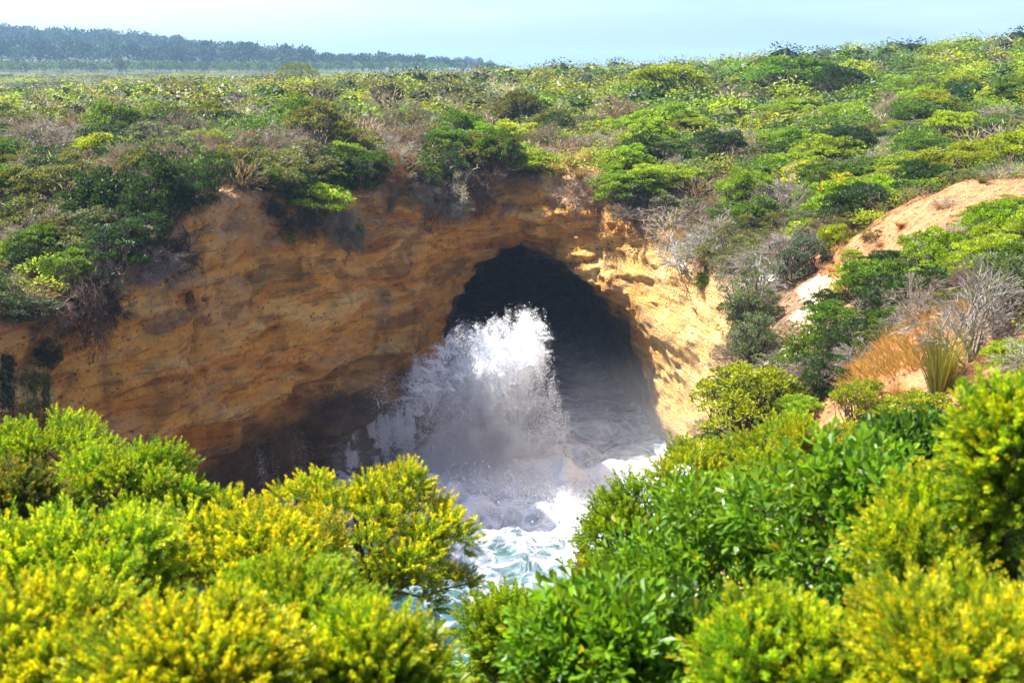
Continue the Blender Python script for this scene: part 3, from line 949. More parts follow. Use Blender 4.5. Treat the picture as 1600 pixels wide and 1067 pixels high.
# ------------------------------------------------------------------ foreground bushes: stems and clumps of sprigs
fg_rng = np.random.default_rng(42)
WIDE = 1.0
def bush(name, label, px, top, bottom, Y, wpx, kind, colour, spacing=.23, root_px=None, open_=0.0, wood='bark', depth_k=.85, gap=0.0):
    """a bush whose crown fills the picture box px +- wpx/2, top..bottom at distance Y"""
    rng = np.random.default_rng(int(px * 7 + top))
    dist = np.linalg.norm(P(px, (top + bottom) / 2, Y) - EYE)
    a = max(wpx / 2 * dist / FPX * (1.16 if Y < 6.5 else 1.0) - .15, .2); cz = max((bottom - top) / 2 * dist / FPX / .95 - .14, .2)
    c = P(px, (top + bottom) / 2, Y)
    g = P(px if root_px is None else root_px, bottom, Y)
    gzz = float(ground_z([g[0]], [g[1]])[0])
    base = np.array([g[0], g[1] + .0, min(gzz, c[2] - cz * .8)])
    if gzz < base[2] - 1.2 or gzz < 0:
        base[2] = c[2] - cz * 1.15
    root = link(name, None, loc=base)
    root.empty_display_size = .2
    tag(root, label, 'bush')
    clr = C[colour]
    n = int(2.3 * pi * (a * depth_k * a + 1.2 * a * cz) / spacing ** 2 * .5)
    n = max(26, min(n, 210))
    dirs = fib_dirs(n, rng, -.45 if open_ == 0 else -.7, .16)
    ax = np.array([a, a * depth_k, cz])
    lump = 1 + .26 * fbm(dirs[:, 0] * 2.6 + px, dirs[:, 1] * 2.6, dirs[:, 2] * 2.6, 2, 9)
    shp = np.sign(dirs) * np.abs(dirs) ** np.array([.9, .9, .8])
    pos = c + shp * ax * (lump * rng.uniform(.88, 1.04, n))[:, None]
    if open_ > 0:
        inner = rng.random(n) < .35
        pos[inner] = c + (pos[inner] - c) * rng.uniform(.3, .8, inner.sum())[:, None]
    else:
        m = int(n * .35)
        k = rng.integers(0, n, m)
        pos = np.concatenate([pos, c + (pos[k] - c) * rng.uniform(.55, .82, m)[:, None]]); dirs = np.concatenate([dirs, dirs[k]])
    keep = pos[:, 2] > base[2] + .05
    if gap: keep &= rng.random(len(pos)) > gap
    pos, dirs = pos[keep], dirs[keep]
    paths = []
    nst = 7
    stem_top = c + fib_dirs(nst, rng, .1, .3) * ax * .45 - np.array([0, 0, cz * .35])
    st = [curve(base + np.array([*(rng.normal(size=2) * .05), -.15]), s, .10, rng, 7, .032, .017) for s in stem_top]
    twigs = [[s] for s in st]
    limbs = [link('branch', None if False else bpy.data.meshes.new('branch'), root, color=C[wood]) for _ in st]
    for i, p in enumerate(pos):
        j = int(np.argmin([np.linalg.norm(s - p) for s in stem_top]))
        b = st[j][0][rng.integers(4, 7)]
        cc = curve(b, p, .09, rng, 6, .013, .005); own = twigs[j]; own.append(cc)
        for _ in range(2 if open_ else 0):
            own.append(curve(cc[0][rng.integers(2, 5)], p + rng.normal(size=3) * .07, .12, rng, 4, .006, .003))
        out = unit(dirs[i] * np.array([.8, .8, .6]) + np.array([0, 0, .9]) + rng.normal(size=3) * .12)
        o = link('foliage', CLUMPS[kind][int(rng.integers(5))], limbs[j], loc=p - base - out * .06, color=jitter(clr, rng, .16))
        o['kind'] = 'stuff'
        q = Vector(out).to_track_quat('Z', 'Y')
        from mathutils import Quaternion
        q = q @ Quaternion((0, 0, 1), rng.uniform(0, 6.283))
        o.rotation_mode = 'QUATERNION'; o.rotation_quaternion = q
        s = spacing / .27 * rng.uniform(.95, 1.35); o.scale = (s, s, s * rng.uniform(.9, 1.15))
    for lb, tw in zip(limbs, twigs):
        old = lb.data
        lb.data = tube_mesh('branch', [(q - base, r) for q, r in tw], M_BARK, 5)
        bpy.data.meshes.remove(old)
    return root

FG = [
    # name, label, px, top, bottom, Y, width, kind, colour, kwargs
    ('bush', 'green bush standing farthest back at the left edge, in front of the shaded cliff', 75, 655, 770, 11.0, 200, 'green', 'lime', {}),
    ('bush', 'wide yellow-green bush running down towards the water from the left edge bush', 195, 698, 850, 9.0, 260, 'green', 'lime', {}),
    ('bush', 'tan and yellow bush with bare grey twigs below, cut by the left edge', 20, 722, 880, 8.0, 150, 'yellow', 'olive', dict(gap=.1, wood='paleb')),
    ('bush', 'big yellow bush overhanging the foaming water, thin branches reaching out on its right', 560, 738, 985, 7.6, 350, 'yellow', 'yellow', dict(root_px=520)),
    ('bush', 'small green bush tucked behind the yellow bushes under the dark wet cliff', 325, 765, 860, 9.5, 110, 'green', 'bright', {}),
    ('bush', 'yellow bush with orange tips between the left edge bushes and the overhanging bush', 385, 788, 960, 5.9, 290, 'yellow', 'yellow', {}),
    ('bush', 'yellow-green blurred bush at the left edge halfway down the foreground', 110, 815, 1010, 5.0, 330, 'yellow', 'lime', {}),
    ('bush', 'bright green bush under the overhanging yellow bush, low middle of the left mass', 440, 895, 1090, 4.3, 290, 'green', 'lime', {}),
    ('bush', 'blurred yellow-green bush filling the bottom left corner', 60, 935, 1160, 3.6, 330, 'yellow', 'yellow', dict(spacing=.21)),
    ('bush', 'blurred yellow-green bush at the bottom edge by the gap to the sea', 570, 985, 1150, 3.6, 250, 'yellow', 'lime', dict(spacing=.21)),
    ('bush', 'blurred bright bush at the bottom edge between corner bush and gap bush', 305, 970, 1160, 3.3, 330, 'yellow', 'yellow', dict(spacing=.21)),
    ('bush', 'compact green bush right beside the gap of water at the bottom', 805, 925, 1075, 6.6, 165, 'green', 'lime', dict(root_px=810)),
    ('bush', 'dark-branched green bush leaning left over the white foam', 982, 758, 960, 9.2, 165, 'green', 'lime', dict(open_=.5, root_px=1010, spacing=.29)),
    ('bush', 'small olive and tan bush below the bush that leans over the foam', 945, 888, 990, 8.0, 130, 'yellow', 'olive', dict(wood='paleb')),
    ('bush', 'low yellow bush at the foot of the sunlit cliff corner', 1110, 690, 800, 13.0, 170, 'green', 'yellow', dict(spacing=.30)),
    ('bush', 'long yellow-green bush below the bare slope, behind the broad-leaved bushes', 1290, 672, 790, 11.5, 300, 'green', 'yellow', dict(spacing=.30)),
    ('bush', 'broad-leaved glossy green bush with crossing brown branches in the centre right', 1130, 765, 1010, 5.8, 260, 'broad', 'bright', dict(open_=.6, spacing=.30, wood='paleb')),
    ('bush', 'broad-leaved green bush with a forked trunk right of the crossing branches', 1330, 705, 985, 5.4, 330, 'broad', 'bright', dict(open_=.4, spacing=.29)),
    ('bush', 'glossy green broad-leaved bush behind the yellow bush at the right edge', 1450, 668, 790, 7.5, 190, 'broad', 'green', dict(spacing=.3)),
    ('bush', 'tall blurred yellow-green bush at the right edge reaching highest of the foreground', 1590, 590, 860, 4.2, 170, 'yellow', 'lime', {}),
    ('bush', 'blurred yellow-green bush below the tall right edge bush', 1480, 760, 1010, 4.3, 270, 'yellow', 'lime', {}),
    ('bush', 'blurred golden bush in the bottom right corner', 1530, 920, 1170, 3.2, 330, 'yellow', 'yellow', dict(spacing=.21)),
    ('bush', 'blurred yellow bush at the bottom edge left of the corner bush', 1230, 965, 1160, 3.5, 270, 'yellow', 'lime', dict(spacing=.21)),
    ('bush', 'broad-leaved bush at the bottom edge right of the compact bush', 930, 955, 1130, 4.4, 230, 'broad', 'bright', dict(open_=.3, spacing=.27)),
    ('bush', 'low broad-leaved bush at the bottom edge under the crossing branches', 1080, 985, 1130, 4.6, 200, 'broad', 'green', dict(spacing=.27)),
]
for name, label, px, top_, bot, Y, w, kind, colour, kw in FG:
    bush(name, label, px, top_, bot, Y, w, kind, colour, **kw)

# ------------------------------------------------------------------ where a picture point meets the land
def hit(px, py, ymin=11.0, ymax=420.0):
    ys = np.concatenate([np.arange(ymin, 100, .1), np.arange(100, ymax, .5)])
    a = P(px, py, 1.0) - EYE
    pts = EYE[None] + a[None] * ys[:, None]
    s = np.zeros(len(ys), bool)
    i = np.round((pts[:, 0] - gx[0]) / CELL).astype(int); j = np.round((pts[:, 1] - gy[0]) / CELL).astype(int); k = np.round((pts[:, 2] - gz[0]) / CELL).astype(int)
    ok = (i >= 0) & (i < NX) & (j >= 0) & (j < NY) & (k >= 0) & (k < NZ)
    s[ok] = SOLID[i[ok], j[ok], k[ok]] < 0
    ob = ~in_box(pts[:, 0], pts[:, 1])
    s[ob] = pts[ob, 2] < H(pts[ob, 0], pts[ob, 1])
    h = np.nonzero(s)[0]
    return pts[h[0]] if len(h) else None

mid_rng = np.random.default_rng(77)
HEROES = [
    # px, base py, width, height, kind, colour, name, label
    (1175, 695, 195, 140, 'umbrella', 'lime', 'shrub', 'open flat-topped green shrub on thin dark stems at the pale cliff edge'),
    (1255, 668, 90, 60, 'umbrella', 'bright', 'shrub', 'low green shrub joined on the right of the open flat-topped shrub'),
    (1345, 668, 100, 85, 'umbrella', 'lime', 'shrub', 'yellow-green shrub standing on bare orange soil below the dry grass mat'),
    (1435, 690, 125, 90, 'dome', 'lime', 'shrub', 'bright green shrub below the golden reed tussock'),
    (1285, 612, 105, 70, 'sprawl', 'dark', 'shrub', 'lower of the dark green shrubs lining the gully beside the dry grass mat'),
    (1330, 560, 110, 70, 'sprawl', 'dark', 'shrub', 'middle of the dark green shrubs lining the gully beside the dry grass mat'),
    (1390, 500, 100, 75, 'sprawl', 'dark', 'shrub', 'upper of the dark green shrubs lining the gully beside the dry grass mat'),
    (1345, 470, 85, 72, 'umbrella', 'lime', 'shrub', 'yellow-green shrub at the foot of the bare orange slope, right of the white gully'),
    (1470, 445, 115, 95, 'umbrella', 'bright', 'shrub', 'green shrub with flat top standing below the bare orange slope'),
    (1565, 392, 100, 80, 'umbrella', 'bright', 'shrub', 'dense green shrub at the right edge beside the bare orange slope'),
    (1530, 570, 200, 185, 'twig', 'twig', 'dry_shrub', 'big grey twiggy shrub at the right edge behind the reed tussock'),
    (1600, 500, 150, 130, 'sprawl', 'grey', 'shrub', 'grey-green shrub at the right edge above the big twiggy shrub'),
    (1440, 500, 110, 90, 'twig', 'twig', 'dry_shrub', 'pale twiggy shrub above the dry grass mat'),
    (1580, 575, 80, 55, 'dome', 'lime', 'shrub', 'small yellow-green shrub at the right edge under the big twiggy shrub'),
    (1175, 515, 85, 100, 'sprawl', 'grey', 'shrub', 'grey-green shrub spilling down left of the white gully'),
    (1180, 560, 80, 80, 'sprawl', 'grey', 'shrub', 'grey-green shrub at the cliff edge above the open flat-topped shrub'),
    (1250, 440, 90, 90, 'sprawl', 'bluegrey', 'shrub', 'blue-grey shrub above the white gully'),
    (1300, 395, 55, 55, 'dome', 'lime', 'shrub', 'small lime shrub at the upper left end of the bare orange slope'),
    (1170, 345, 95, 90, 'umbrella', 'bright', 'shrub', 'bright flat-topped shrub with rusty twigs below, above the dead branches'),
    (1230, 350, 100, 105, 'twig', 'twig', 'dry_shrub', 'pale leafless shrub right of the bright flat-topped shrub'),
    (1260, 340, 70, 60, 'dome', 'bright', 'shrub', 'bright round shrub beside the pale leafless shrub on the right slope'),
    (1100, 450, 40, 30, 'dome', 'lime', 'shrub', 'tiny lime plant clinging to the sunlit cliff top'),
    (465, 148, 75, 48, 'cushion', 'olive', 'shrub', 'dark round bush standing above the scrub on the left plain'),
    (1133, 100, 21, 22, 'dome', 'olive', 'shrub', 'lone round bush on the right skyline'),
    (1050, 165, 130, 70, 'umbrella', 'lime', 'shrub', 'large yellow-topped shrub with deep shade below, right of the cave axis'),
    (1240, 150, 150, 65, 'umbrella', 'green', 'shrub', 'wide dark arched shrub on the upper right slope'),
    (1310, 160, 90, 60, 'umbrella', 'dark', 'shrub', 'dark shrub at the right end of the wide arched shrub'),
    (1460, 150, 130, 45, 'sprawl', 'bright', 'shrub', 'pale green bank of shrub behind the two pale fence posts'),
    (775, 288, 85, 95, 'umbrella', 'green', 'shrub', 'green shrub standing on the rim straight above the cave'),
    (735, 262, 50, 60, 'dome', 'bright', 'shrub', 'bright green shrub left of the rim shrub above the cave'),
    (815, 215, 90, 80, 'umbrella', 'olive', 'shrub', 'tall olive shrub behind the rim above the cave'),
    (870, 225, 70, 55, 'sprawl', 'dark', 'shrub', 'dark creeping shrub below the little bare patch'),
    (960, 290, 50, 45, 'dome', 'bright', 'shrub', 'round green shrub on the rim at the right end of the cave face'),
    (1000, 260, 80, 60, 'sprawl', 'dark', 'shrub', 'dark green shrub above the round rim shrub'),
    (535, 275, 80, 60, 'umbrella', 'bright', 'shrub', 'green flat-topped shrub hanging over the left rim'),
    (625, 290, 85, 75, 'twig', 'rust', 'dry_shrub', 'rusty brown dead shrub on the left rim'),
    (520, 300, 60, 45, 'dome', 'green', 'shrub', 'green shrub drooping below the flat-topped shrub on the left rim'),
    (590, 285, 60, 55, 'umbrella', 'green', 'shrub', 'green shrub on bare stems beside the rusty dead shrub'),
    (160, 370, 130, 120, 'dome', 'dark', 'shrub', 'large dark green shrub hanging over the shaded left cliff'),
    (250, 350, 110, 110, 'dome', 'dark', 'shrub', 'dark green shrub right of the large dark shrub on the left rim'),
    (300, 330, 80, 90, 'sprawl', 'dark', 'shrub', 'dark shrub at the top of the sandy left rim'),
    (50, 345, 120, 90, 'umbrella', 'olive', 'shrub', 'sunlit olive and yellow shrub at the left edge above the cliff'),
    (20, 420, 60, 55, 'dome', 'lime', 'shrub', 'small bright shrub at the left edge low on the rim'),
    (90, 395, 90, 60, 'umbrella', 'olive', 'shrub', 'flat olive shrub with grey branches low on the left rim'),
    (370, 270, 130, 80, 'twig', 'brown', 'dry_shrub', 'brown tangled dead shrub above the sandy left rim'),
    (420, 250, 110, 70, 'twig', 'brown', 'dry_shrub', 'brown twiggy shrub left of the bleached dead tree'),
    (60, 250, 140, 80, 'twig', 'twig', 'dry_shrub', 'grey leafless shrub on the left slope near the edge'),
    (640, 225, 110, 70, 'twig', 'brown', 'dry_shrub', 'broad tangle of brown dead twigs just right of the bleached dead tree'),
    (1330, 412, 40, 28, 'umbrella', 'lime', 'shrub', 'small lime shrub in the lower part of the bare orange slope'),
    (1368, 376, 40, 26, 'sprawl', 'olive', 'shrub', 'low olive shrub in the middle of the bare orange slope'),
    (1425, 392, 48, 32, 'umbrella', 'bright', 'shrub', 'small green shrub at the inner edge of the bare orange slope'),
    (1478, 322, 38, 24, 'twig', 'twig', 'dry_shrub', 'grey dry shrub near the top of the bare orange slope'),
    (325, 298, 80, 75, 'sprawl', 'dark', 'shrub', 'dark shrub at the near lip of the sandy notch in the rim'),
    (405, 300, 75, 60, 'sprawl', 'green', 'shrub', 'green shrub at the far lip of the sandy notch in the rim'),
    (455, 318, 80, 70, 'sprawl', 'dark', 'shrub', 'dark shrub on the rim above the cushion plants'),
    (500, 306, 70, 60, 'umbrella', 'olive', 'shrub', 'olive shrub on the rim right above the largest cushion plant'),
    (565, 305, 80, 70, 'sprawl', 'dark', 'shrub', 'dark shrub on the rim over the hanging pale roots'),
    (655, 296, 80, 65, 'sprawl', 'green', 'shrub', 'green shrub on the rim right of the rusty dead shrub'),
    (700, 288, 75, 65, 'sprawl', 'dark', 'shrub', 'dark shrub on the rim beside the jutting forked branch'),
    (225, 395, 90, 80, 'sprawl', 'dark', 'shrub', 'dark shrub low on the rim above the lone oval mossy plant'),
    (60, 430, 90, 70, 'sprawl', 'dark', 'shrub', 'dark shrub low on the rim near the left edge'),
    (975, 215, 110, 80, 'twig', 'brown', 'dry_shrub', 'brown twiggy shrub above the right end of the rim'),
]
placed = []
def put(px, by, w, h, kind, colour, name, label, rng=mid_rng, group=None, sink=.1):
    q = hit(px, by)
    if q is None:
        return None
    d = np.linalg.norm(q - EYE)
    W, Hh = w * d / FPX, h * d / FPX
    o = shrub(name, kind, colour, (q[0], q[1] + W * .12, q[2] - sink), W, Hh, rng, label, 'dry shrub' if kind == 'twig' else 'shrub', group, tilt=.05)
    placed.append((q[0], q[1], W * .5))
    return o
for hrow in HEROES:
    put(*hrow)

# ------------------------------------------------------------------ the scrub: individuals first, the rest as one mass
BARE = [(1440, 345, 38, 4.2), (1360, 395, 38, 3.0), (1270, 480, 38, 2.8), (1240, 540, 37, 2.4), (1500, 300, 43, 2.4), (1410, 560, 25, 3.0), (895, 262, 68.5, 1.6), (345, 310, 49.5, 2.0), (900, 180, 84, 1.2),
        (1480, 660, 19, 1.5), (1300, 665, 25, 1.5), (160, 172, 95, 5)]
def _bare(a, b, c, r):
    q = hit(a, b)
    q = P(a, b, c) if q is None else q
    return (q[0], q[1], r)
BARE = [_bare(*q) for q in BARE] + [_bare(1272, 455, 38, 2.2), _bare(1230, 560, 36, 1.6)]
def scatter():
    rng = np.random.default_rng(11)
    out = []
    grid = {}
    n_try = 60000
    ys = 12 + (205 - 12) * rng.random(n_try) ** 1.25
    xs = (rng.random(n_try) * 2 - 1) * (ys * .54 + 4)
    D = sd_poly(GORGE, xs, ys)
    hz = ground_z(xs, ys)
    for x, y, dd, z, hh in zip(xs, ys, D, hz, H(xs, ys)):
        if dd < .5 or z < 8 or y < 14 or z < hh - 1.2: continue
        if y < 34 and x < 4.5: continue
        s = rng.uniform(.8, 1.25) * (1.9 + .010 * y)
        if y < 45: s *= .62
        if any((x - a) ** 2 + (y - b) ** 2 < r * r for a, b, r in BARE): continue
        if any((x - a) ** 2 + (y - b) ** 2 < (r * .8) ** 2 for a, b, r in placed): continue
        sp = s * (.62 if y < 90 else .8 if y < 130 else 1.1)
        gi, gj = int(x // 4), int(y // 4)
        bad = False
        for a in range(gi - 1, gi + 2):
            for b in range(gj - 1, gj + 2):
                for (qx, qy, qs) in grid.get((a, b), ()):
                    if (x - qx) ** 2 + (y - qy) ** 2 < ((sp + qs) * .5) ** 2:
                        bad = True; break
                if bad: break
            if bad: break
        if bad: continue
        grid.setdefault((gi, gj), []).append((x, y, sp))
        out.append((x, y, z, s, dd))
    return out
SC = scatter()
def pick_type(px, py, dd, rng):
    r = rng.random()
    if 975 < px < 1300 and py > 318:
        w = [('twig', 'brown', .25), ('twig', 'twig', .25), ('sprawl', 'grey', .2), ('sprawl', 'olive', .14), ('dome', 'lime', .10), ('dome', 'green', .06)]
    elif px < 720 and py > 215:
        w = [('sprawl', 'dark', .22), ('sprawl', 'olive', .14), ('twig', 'brown', .20), ('twig', 'twig', .14), ('umbrella', 'green', .14), ('umbrella', 'lime', .03), ('umbrella', 'olive', .08), ('sprawl', 'grey', .08)]
    elif px < 960 and py > 165:
        w = [('umbrella', 'olive', .2), ('twig', 'brown', .16), ('twig', 'twig', .08), ('dome', 'lime', .2), ('dome', 'green', .14), ('sprawl', 'grey', .12), ('dome', 'bright', .1)]
    elif py < 165 and px < 960:
        w = [('dome', 'yellow', .24), ('dome', 'lime', .18), ('umbrella', 'olive', .24), ('twig', 'twig', .10), ('sprawl', 'green', .16), ('umbrella', 'dark', .08)]
    else:
        w = [('umbrella', 'lime', .17), ('dome', 'bright', .17), ('dome', 'yellow', .06), ('umbrella', 'green', .16), ('sprawl', 'olive', .14), ('twig', 'twig', .10), ('twig', 'brown', .05), ('sprawl', 'grey', .05), ('umbrella', 'dark', .10)]
    acc = 0; tot = sum(q[2] for q in w)
    for k, c, p in w:
        acc += p / tot
        if r < acc: return k, c
    return w[-1][:2]

rngs = np.random.default_rng(5)
pts = np.array([(x, y, z) for x, y, z, s, dd in SC])
spx, spy, sf = to_px(pts)
vis = (spx > -40) & (spx < 1640) & (spy > 40) & (spy < 760)
order = sorted(range(len(SC)), key=lambda i: -(SC[i][3] / sf[i]) * vis[i])
INDIV = set([i for i in order if vis[i]][:285])
REST = []
for i in range(len(SC)):
    x, y, z, s, dd = SC[i]
    kind, colour = pick_type(spx[i], spy[i], dd, rngs)
    h = s * {'dome': .62, 'umbrella': .68, 'sprawl': .55, 'twig': .62, 'cushion': .6}[kind] * rngs.uniform(.8, 1.2)
    h *= 1.25
    if spx[i] < 720 and spy[i] > 200: h *= 1.2
    if i in INDIV:
        o = shrub('dry_shrub' if kind == 'twig' else 'shrub', kind, colour, (x, y, z - .15), s * 1.4, h * .95, rngs, None, 'dry shrub' if kind == 'twig' else 'shrub', None, tilt=.08)
        THINGS.append((o, kind, colour, spx[i], spy[i], s))
    else:
        REST.append((x, y, z, s * 1.35, h * .9, kind, colour))

def merged(name, items, mesh_of, mat):
    """many small plants as one mesh; items: (loc, scale3, rotz, colour, variant)"""
    V, T, F, base = [], [], [], 0
    for loc, sc, rz, col, m in items:
        v, f, t = m
        c, s = cos(rz), sin(rz)
        w = v * np.asarray(sc)
        w = np.stack([w[:, 0] * c - w[:, 1] * s, w[:, 0] * s + w[:, 1] * c, w[:, 2]], 1) + np.asarray(loc)
        V.append(w.astype(np.float32)); T.append((t * np.asarray(col)).astype(np.float32)); F.append(f + base); base += len(v)
    return new_mesh(name, np.concatenate(V), np.concatenate(F), [mat], False, {'tint': np.concatenate(T)})

def small_crown(seed, kind, nl, ls, ws_):
    rng = np.random.default_rng(seed)
    if kind == 'twig':
        p = rng.normal(size=(nl, 3)) * np.array([.2, .2, .2]) + np.array([0, 0, .4]); d = unit(p * np.array([1, 1, .6])) + rng.normal(size=(nl, 3)) * .3
        br = rng.uniform(.6, 1.3, nl); t = np.stack([br] * 3, 1)
        v, f, per = leaves(p, d, rng.uniform(.12, .3, nl), .022, rng)
    else:
        L = crown_lobes(kind, rng)
        p, d, l, w, t = lobed(L, nl, ls, ws_, rng, .7)
        v, f, per = leaves(p, d, l, w, rng)
        if nl > 200: return v, f[0], np.repeat(t, per, 0)
        # lumpy inner body of merged clumps, coloured dark as painted shade inside the crown
        nr, na = 5, 11
        bv = [(0, 0, .62)]
        for i in range(1, nr):
            for j in range(na):
                th = i / (nr - 1) * 1.75; a = j * 2 * pi / na + i * .3
                r_ = .33 * (1 + .22 * rng.normal())
                bv.append((r_ * sin(th) * cos(a), r_ * sin(th) * sin(a), max(.16 + .46 * cos(th) * (1 + .18 * rng.normal()), 0)))
        bf = [(0, 1 + j, 1 + (j + 1) % na) for j in range(na)]
        for i in range(nr - 2):
            for j in range(na):
                q = 1 + i * na
                bf += [(q + j, q + na + j, q + na + (j + 1) % na), (q + j, q + na + (j + 1) % na, q + (j + 1) % na)]
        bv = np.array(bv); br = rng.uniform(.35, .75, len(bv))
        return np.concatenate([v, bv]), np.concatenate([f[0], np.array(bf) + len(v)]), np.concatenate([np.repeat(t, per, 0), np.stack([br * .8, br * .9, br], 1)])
    return v, f[0], np.repeat(t, per, 0)
SMALL = {k: [small_crown(2000 + s, k, 170, .095, .05) for s in range(3)] for k in ('dome', 'umbrella', 'sprawl', 'twig')}
TINY = {k: [small_crown(2200 + s, k, 85, .08, .05) for s in range(3)] for k in ('dome', 'umbrella', 'sprawl', 'twig')}
FINE = {k: [small_crown(2100 + s, k, 370, .075, .042) for s in range(3)] for k in ('dome', 'umbrella', 'sprawl', 'twig')}
def low(kind, y):
    return (FINE if y < 80 else SMALL if y < 130 else TINY)[kind][int(rngs.integers(3))]
items = []
for x, y, z, s, h, kind, colour in REST:
    items.append(((x, y, z - .2), (s, s, h), rngs.uniform(0, 6.28), jitter(C[colour], rngs), low(kind, y)))
# low fill between the individuals
n0 = 2200
ys = 14 + (190 - 14) * rngs.random(n0) ** 1.15; xs = (rngs.random(n0) * 2 - 1) * (ys * .52 + 3)
Dd = sd_poly(GORGE, xs, ys); zz = ground_z(xs, ys)
fpx, fpy, _ = to_px(np.stack([xs, ys, zz], 1))
cnt = 0
for x, y, z, dd, a, b, hh in zip(xs, ys, zz, Dd, fpx, fpy, H(xs, ys)):
    if dd < .3 or z < 8 or z < hh - 1.2 or not (-60 < a < 1660): continue
    if y < 34 and x < 4.5: continue
    if any((x - p) ** 2 + (y - q) ** 2 < r * r for p, q, r in BARE) and rngs.random() < .93: continue
    kind, colour = pick_type(a, b, dd, rngs)
    if colour in ('lime', 'bright', 'yellow') and rngs.random() < .7: colour = ('olive', 'green', 'grey')[int(rngs.integers(3))]
    if y < 120 and rngs.random() < .38: kind, colour = 'twig', ('brown', 'twig', 'straw')[int(rngs.integers(3))]
    s = rngs.uniform(.7, 1.3) * (1 + .004 * y); items.append(((x, y, z - .1), (s, s, s * rngs.uniform(.35, .6)), rngs.uniform(0, 6.28), jitter(C[colour], rngs), low(kind, y)))
    cnt += 1
# undergrowth on the near knoll, under and between the bushes
for k in range(520):
    x = rngs.uniform(-9, 12); y = rngs.uniform(1.2, 15)
    if float(sd_poly(GORGE, np.array([x]), np.array([y]))[0]) < .25 or x * x + y * y < 3.0: continue
    z = float(ground_z([x], [y])[0])
    if z < 8: continue
    s = rngs.uniform(.7, 1.1); colour = ('green', 'olive', 'lime', 'bright')[int(rngs.integers(4))]
    items.append(((x, y, z - .08), (s, s, s * rngs.uniform(.4, .6)), rngs.uniform(0, 6.28), jitter(C[colour], rngs), SMALL[('dome', 'sprawl', 'umbrella')[int(rngs.integers(3))]][int(rngs.integers(3))]))
# the plain far behind, out to the woods
for k in range(1100):
    y = rngs.uniform(185, 640); x = y * rngs.uniform(-.5, .08)
    kind, colour = pick_type(300, 120, 9, rngs)
    m_ = TINY[kind][int(rngs.integers(3))]
    s = rngs.uniform(4, 8); items.append(((x, y, float(H_far(np.array([x]), np.array([y]))[0]) - .3), (s * 1.5, s, s * .28), rngs.uniform(-.4, .4), jitter(C[colour], rngs), m_))
ntri = sum(len(q[4][1]) for q in items)
import sys
print('individual shrubs %d rest %d fill %d tris %d' % (len(THINGS), len(REST), cnt, ntri))
sm = link('scrub', merged('scrub', items, None, M_LEAF), color=(1, 1, 1))
tag(sm, 'low mixed coastal scrub covering the ground between the larger shrubs', 'scrub', kind='stuff')
# ------------------------------------------------------------------ dead wood
def dead(px, by, size_px, label, seed, colour='bleached', lean=(0, 0), flat=.5, n=6, name='dead_tree', cat='dead tree', rot=None, reach=1.0):
    q = hit(px, by)
    if q is None: return
    s = size_px * np.linalg.norm(q - EYE) / FPX
    root = link(name, None, loc=q, scale=(s, s, s), rot=rot or (0, 0, 0))
    link('branches', dead_tree_mesh('dead_branches', seed, reach, flat, lean, n), root, color=C[colour])
    tag(root, label, cat)
    placed.append((q[0], q[1], s * .3))
dead(537, 235, 95, 'bleached dead tree with spreading bare branches on the left rim', 1, lean=(-.3, 0))
dead(610, 262, 75, 'pale fan of dead branches beside the rusty dead shrub', 2, lean=(.5, -.2), colour='twig')
dead(700, 268, 60, 'bleached forked branch jutting from the rim left of the cave', 3, lean=(.9, -.3), n=3, name='dead_branch', cat='dead branch')
dead(1065, 418, 75, 'bleached white dead stump curling over the sunlit cliff edge', 4, lean=(-.2, -.3), n=4)
dead(1030, 345, 85, 'grey tangle of dead branches above the sunlit cliff', 5, lean=(-.3, -.3), colour='paleb', n=7)
dead(1195, 455, 85, 'bleached tangle of branches over the grey-green shrub near the white gully', 6, lean=(-.4, -.3), n=8)
dead(1115, 400, 75, 'fallen grey log lying down the slope above the cliff edge', 7, lean=(.9, .3), n=2, flat=.3, name='dead_branch', cat='dead branch', colour='twig')
dead(560, 345, 60, 'pale root tangle hanging below the left rim', 8, lean=(.1, -.8), n=6, name='hanging_roots', cat='roots', colour='twig', rot=(pi * .75, 0, 0))
dead(620, 322, 45, 'small pale roots hanging under the green shrub on bare stems', 9, lean=(.1, -.8), n=5, name='hanging_roots', cat='roots', colour='twig', rot=(pi * .75, 0, 0))
dead(530, 385, 50, 'dark root tangle above the lower grey cushion plant on the cliff', 10, lean=(.1, -.8), n=6, name='hanging_roots', cat='roots', colour='brown', rot=(pi * .8, 0, 0))
dead(270, 385, 60, 'dark bare branches hanging from the sandy notch of the left cliff', 11, lean=(0, -.8), n=7, name='hanging_roots', cat='roots', colour='bark', rot=(pi * .8, 0, .4))
dead(800 + 530, 160 + 35, 45, 'bleached dead stick standing in scrub on the upper right slope', 12, n=3)
dead(1235, 330, 80, 'pale bare trunk standing among the shrubs of the right slope', 13, n=5, colour='twig')
dead(410, 240, 70, 'grey bare branches among the brown tangle on the left rim', 14, n=6, colour='twig')
dead(300, 215, 60, 'pale bare branches sticking out of the left slope scrub', 15, n=6, colour='twig')

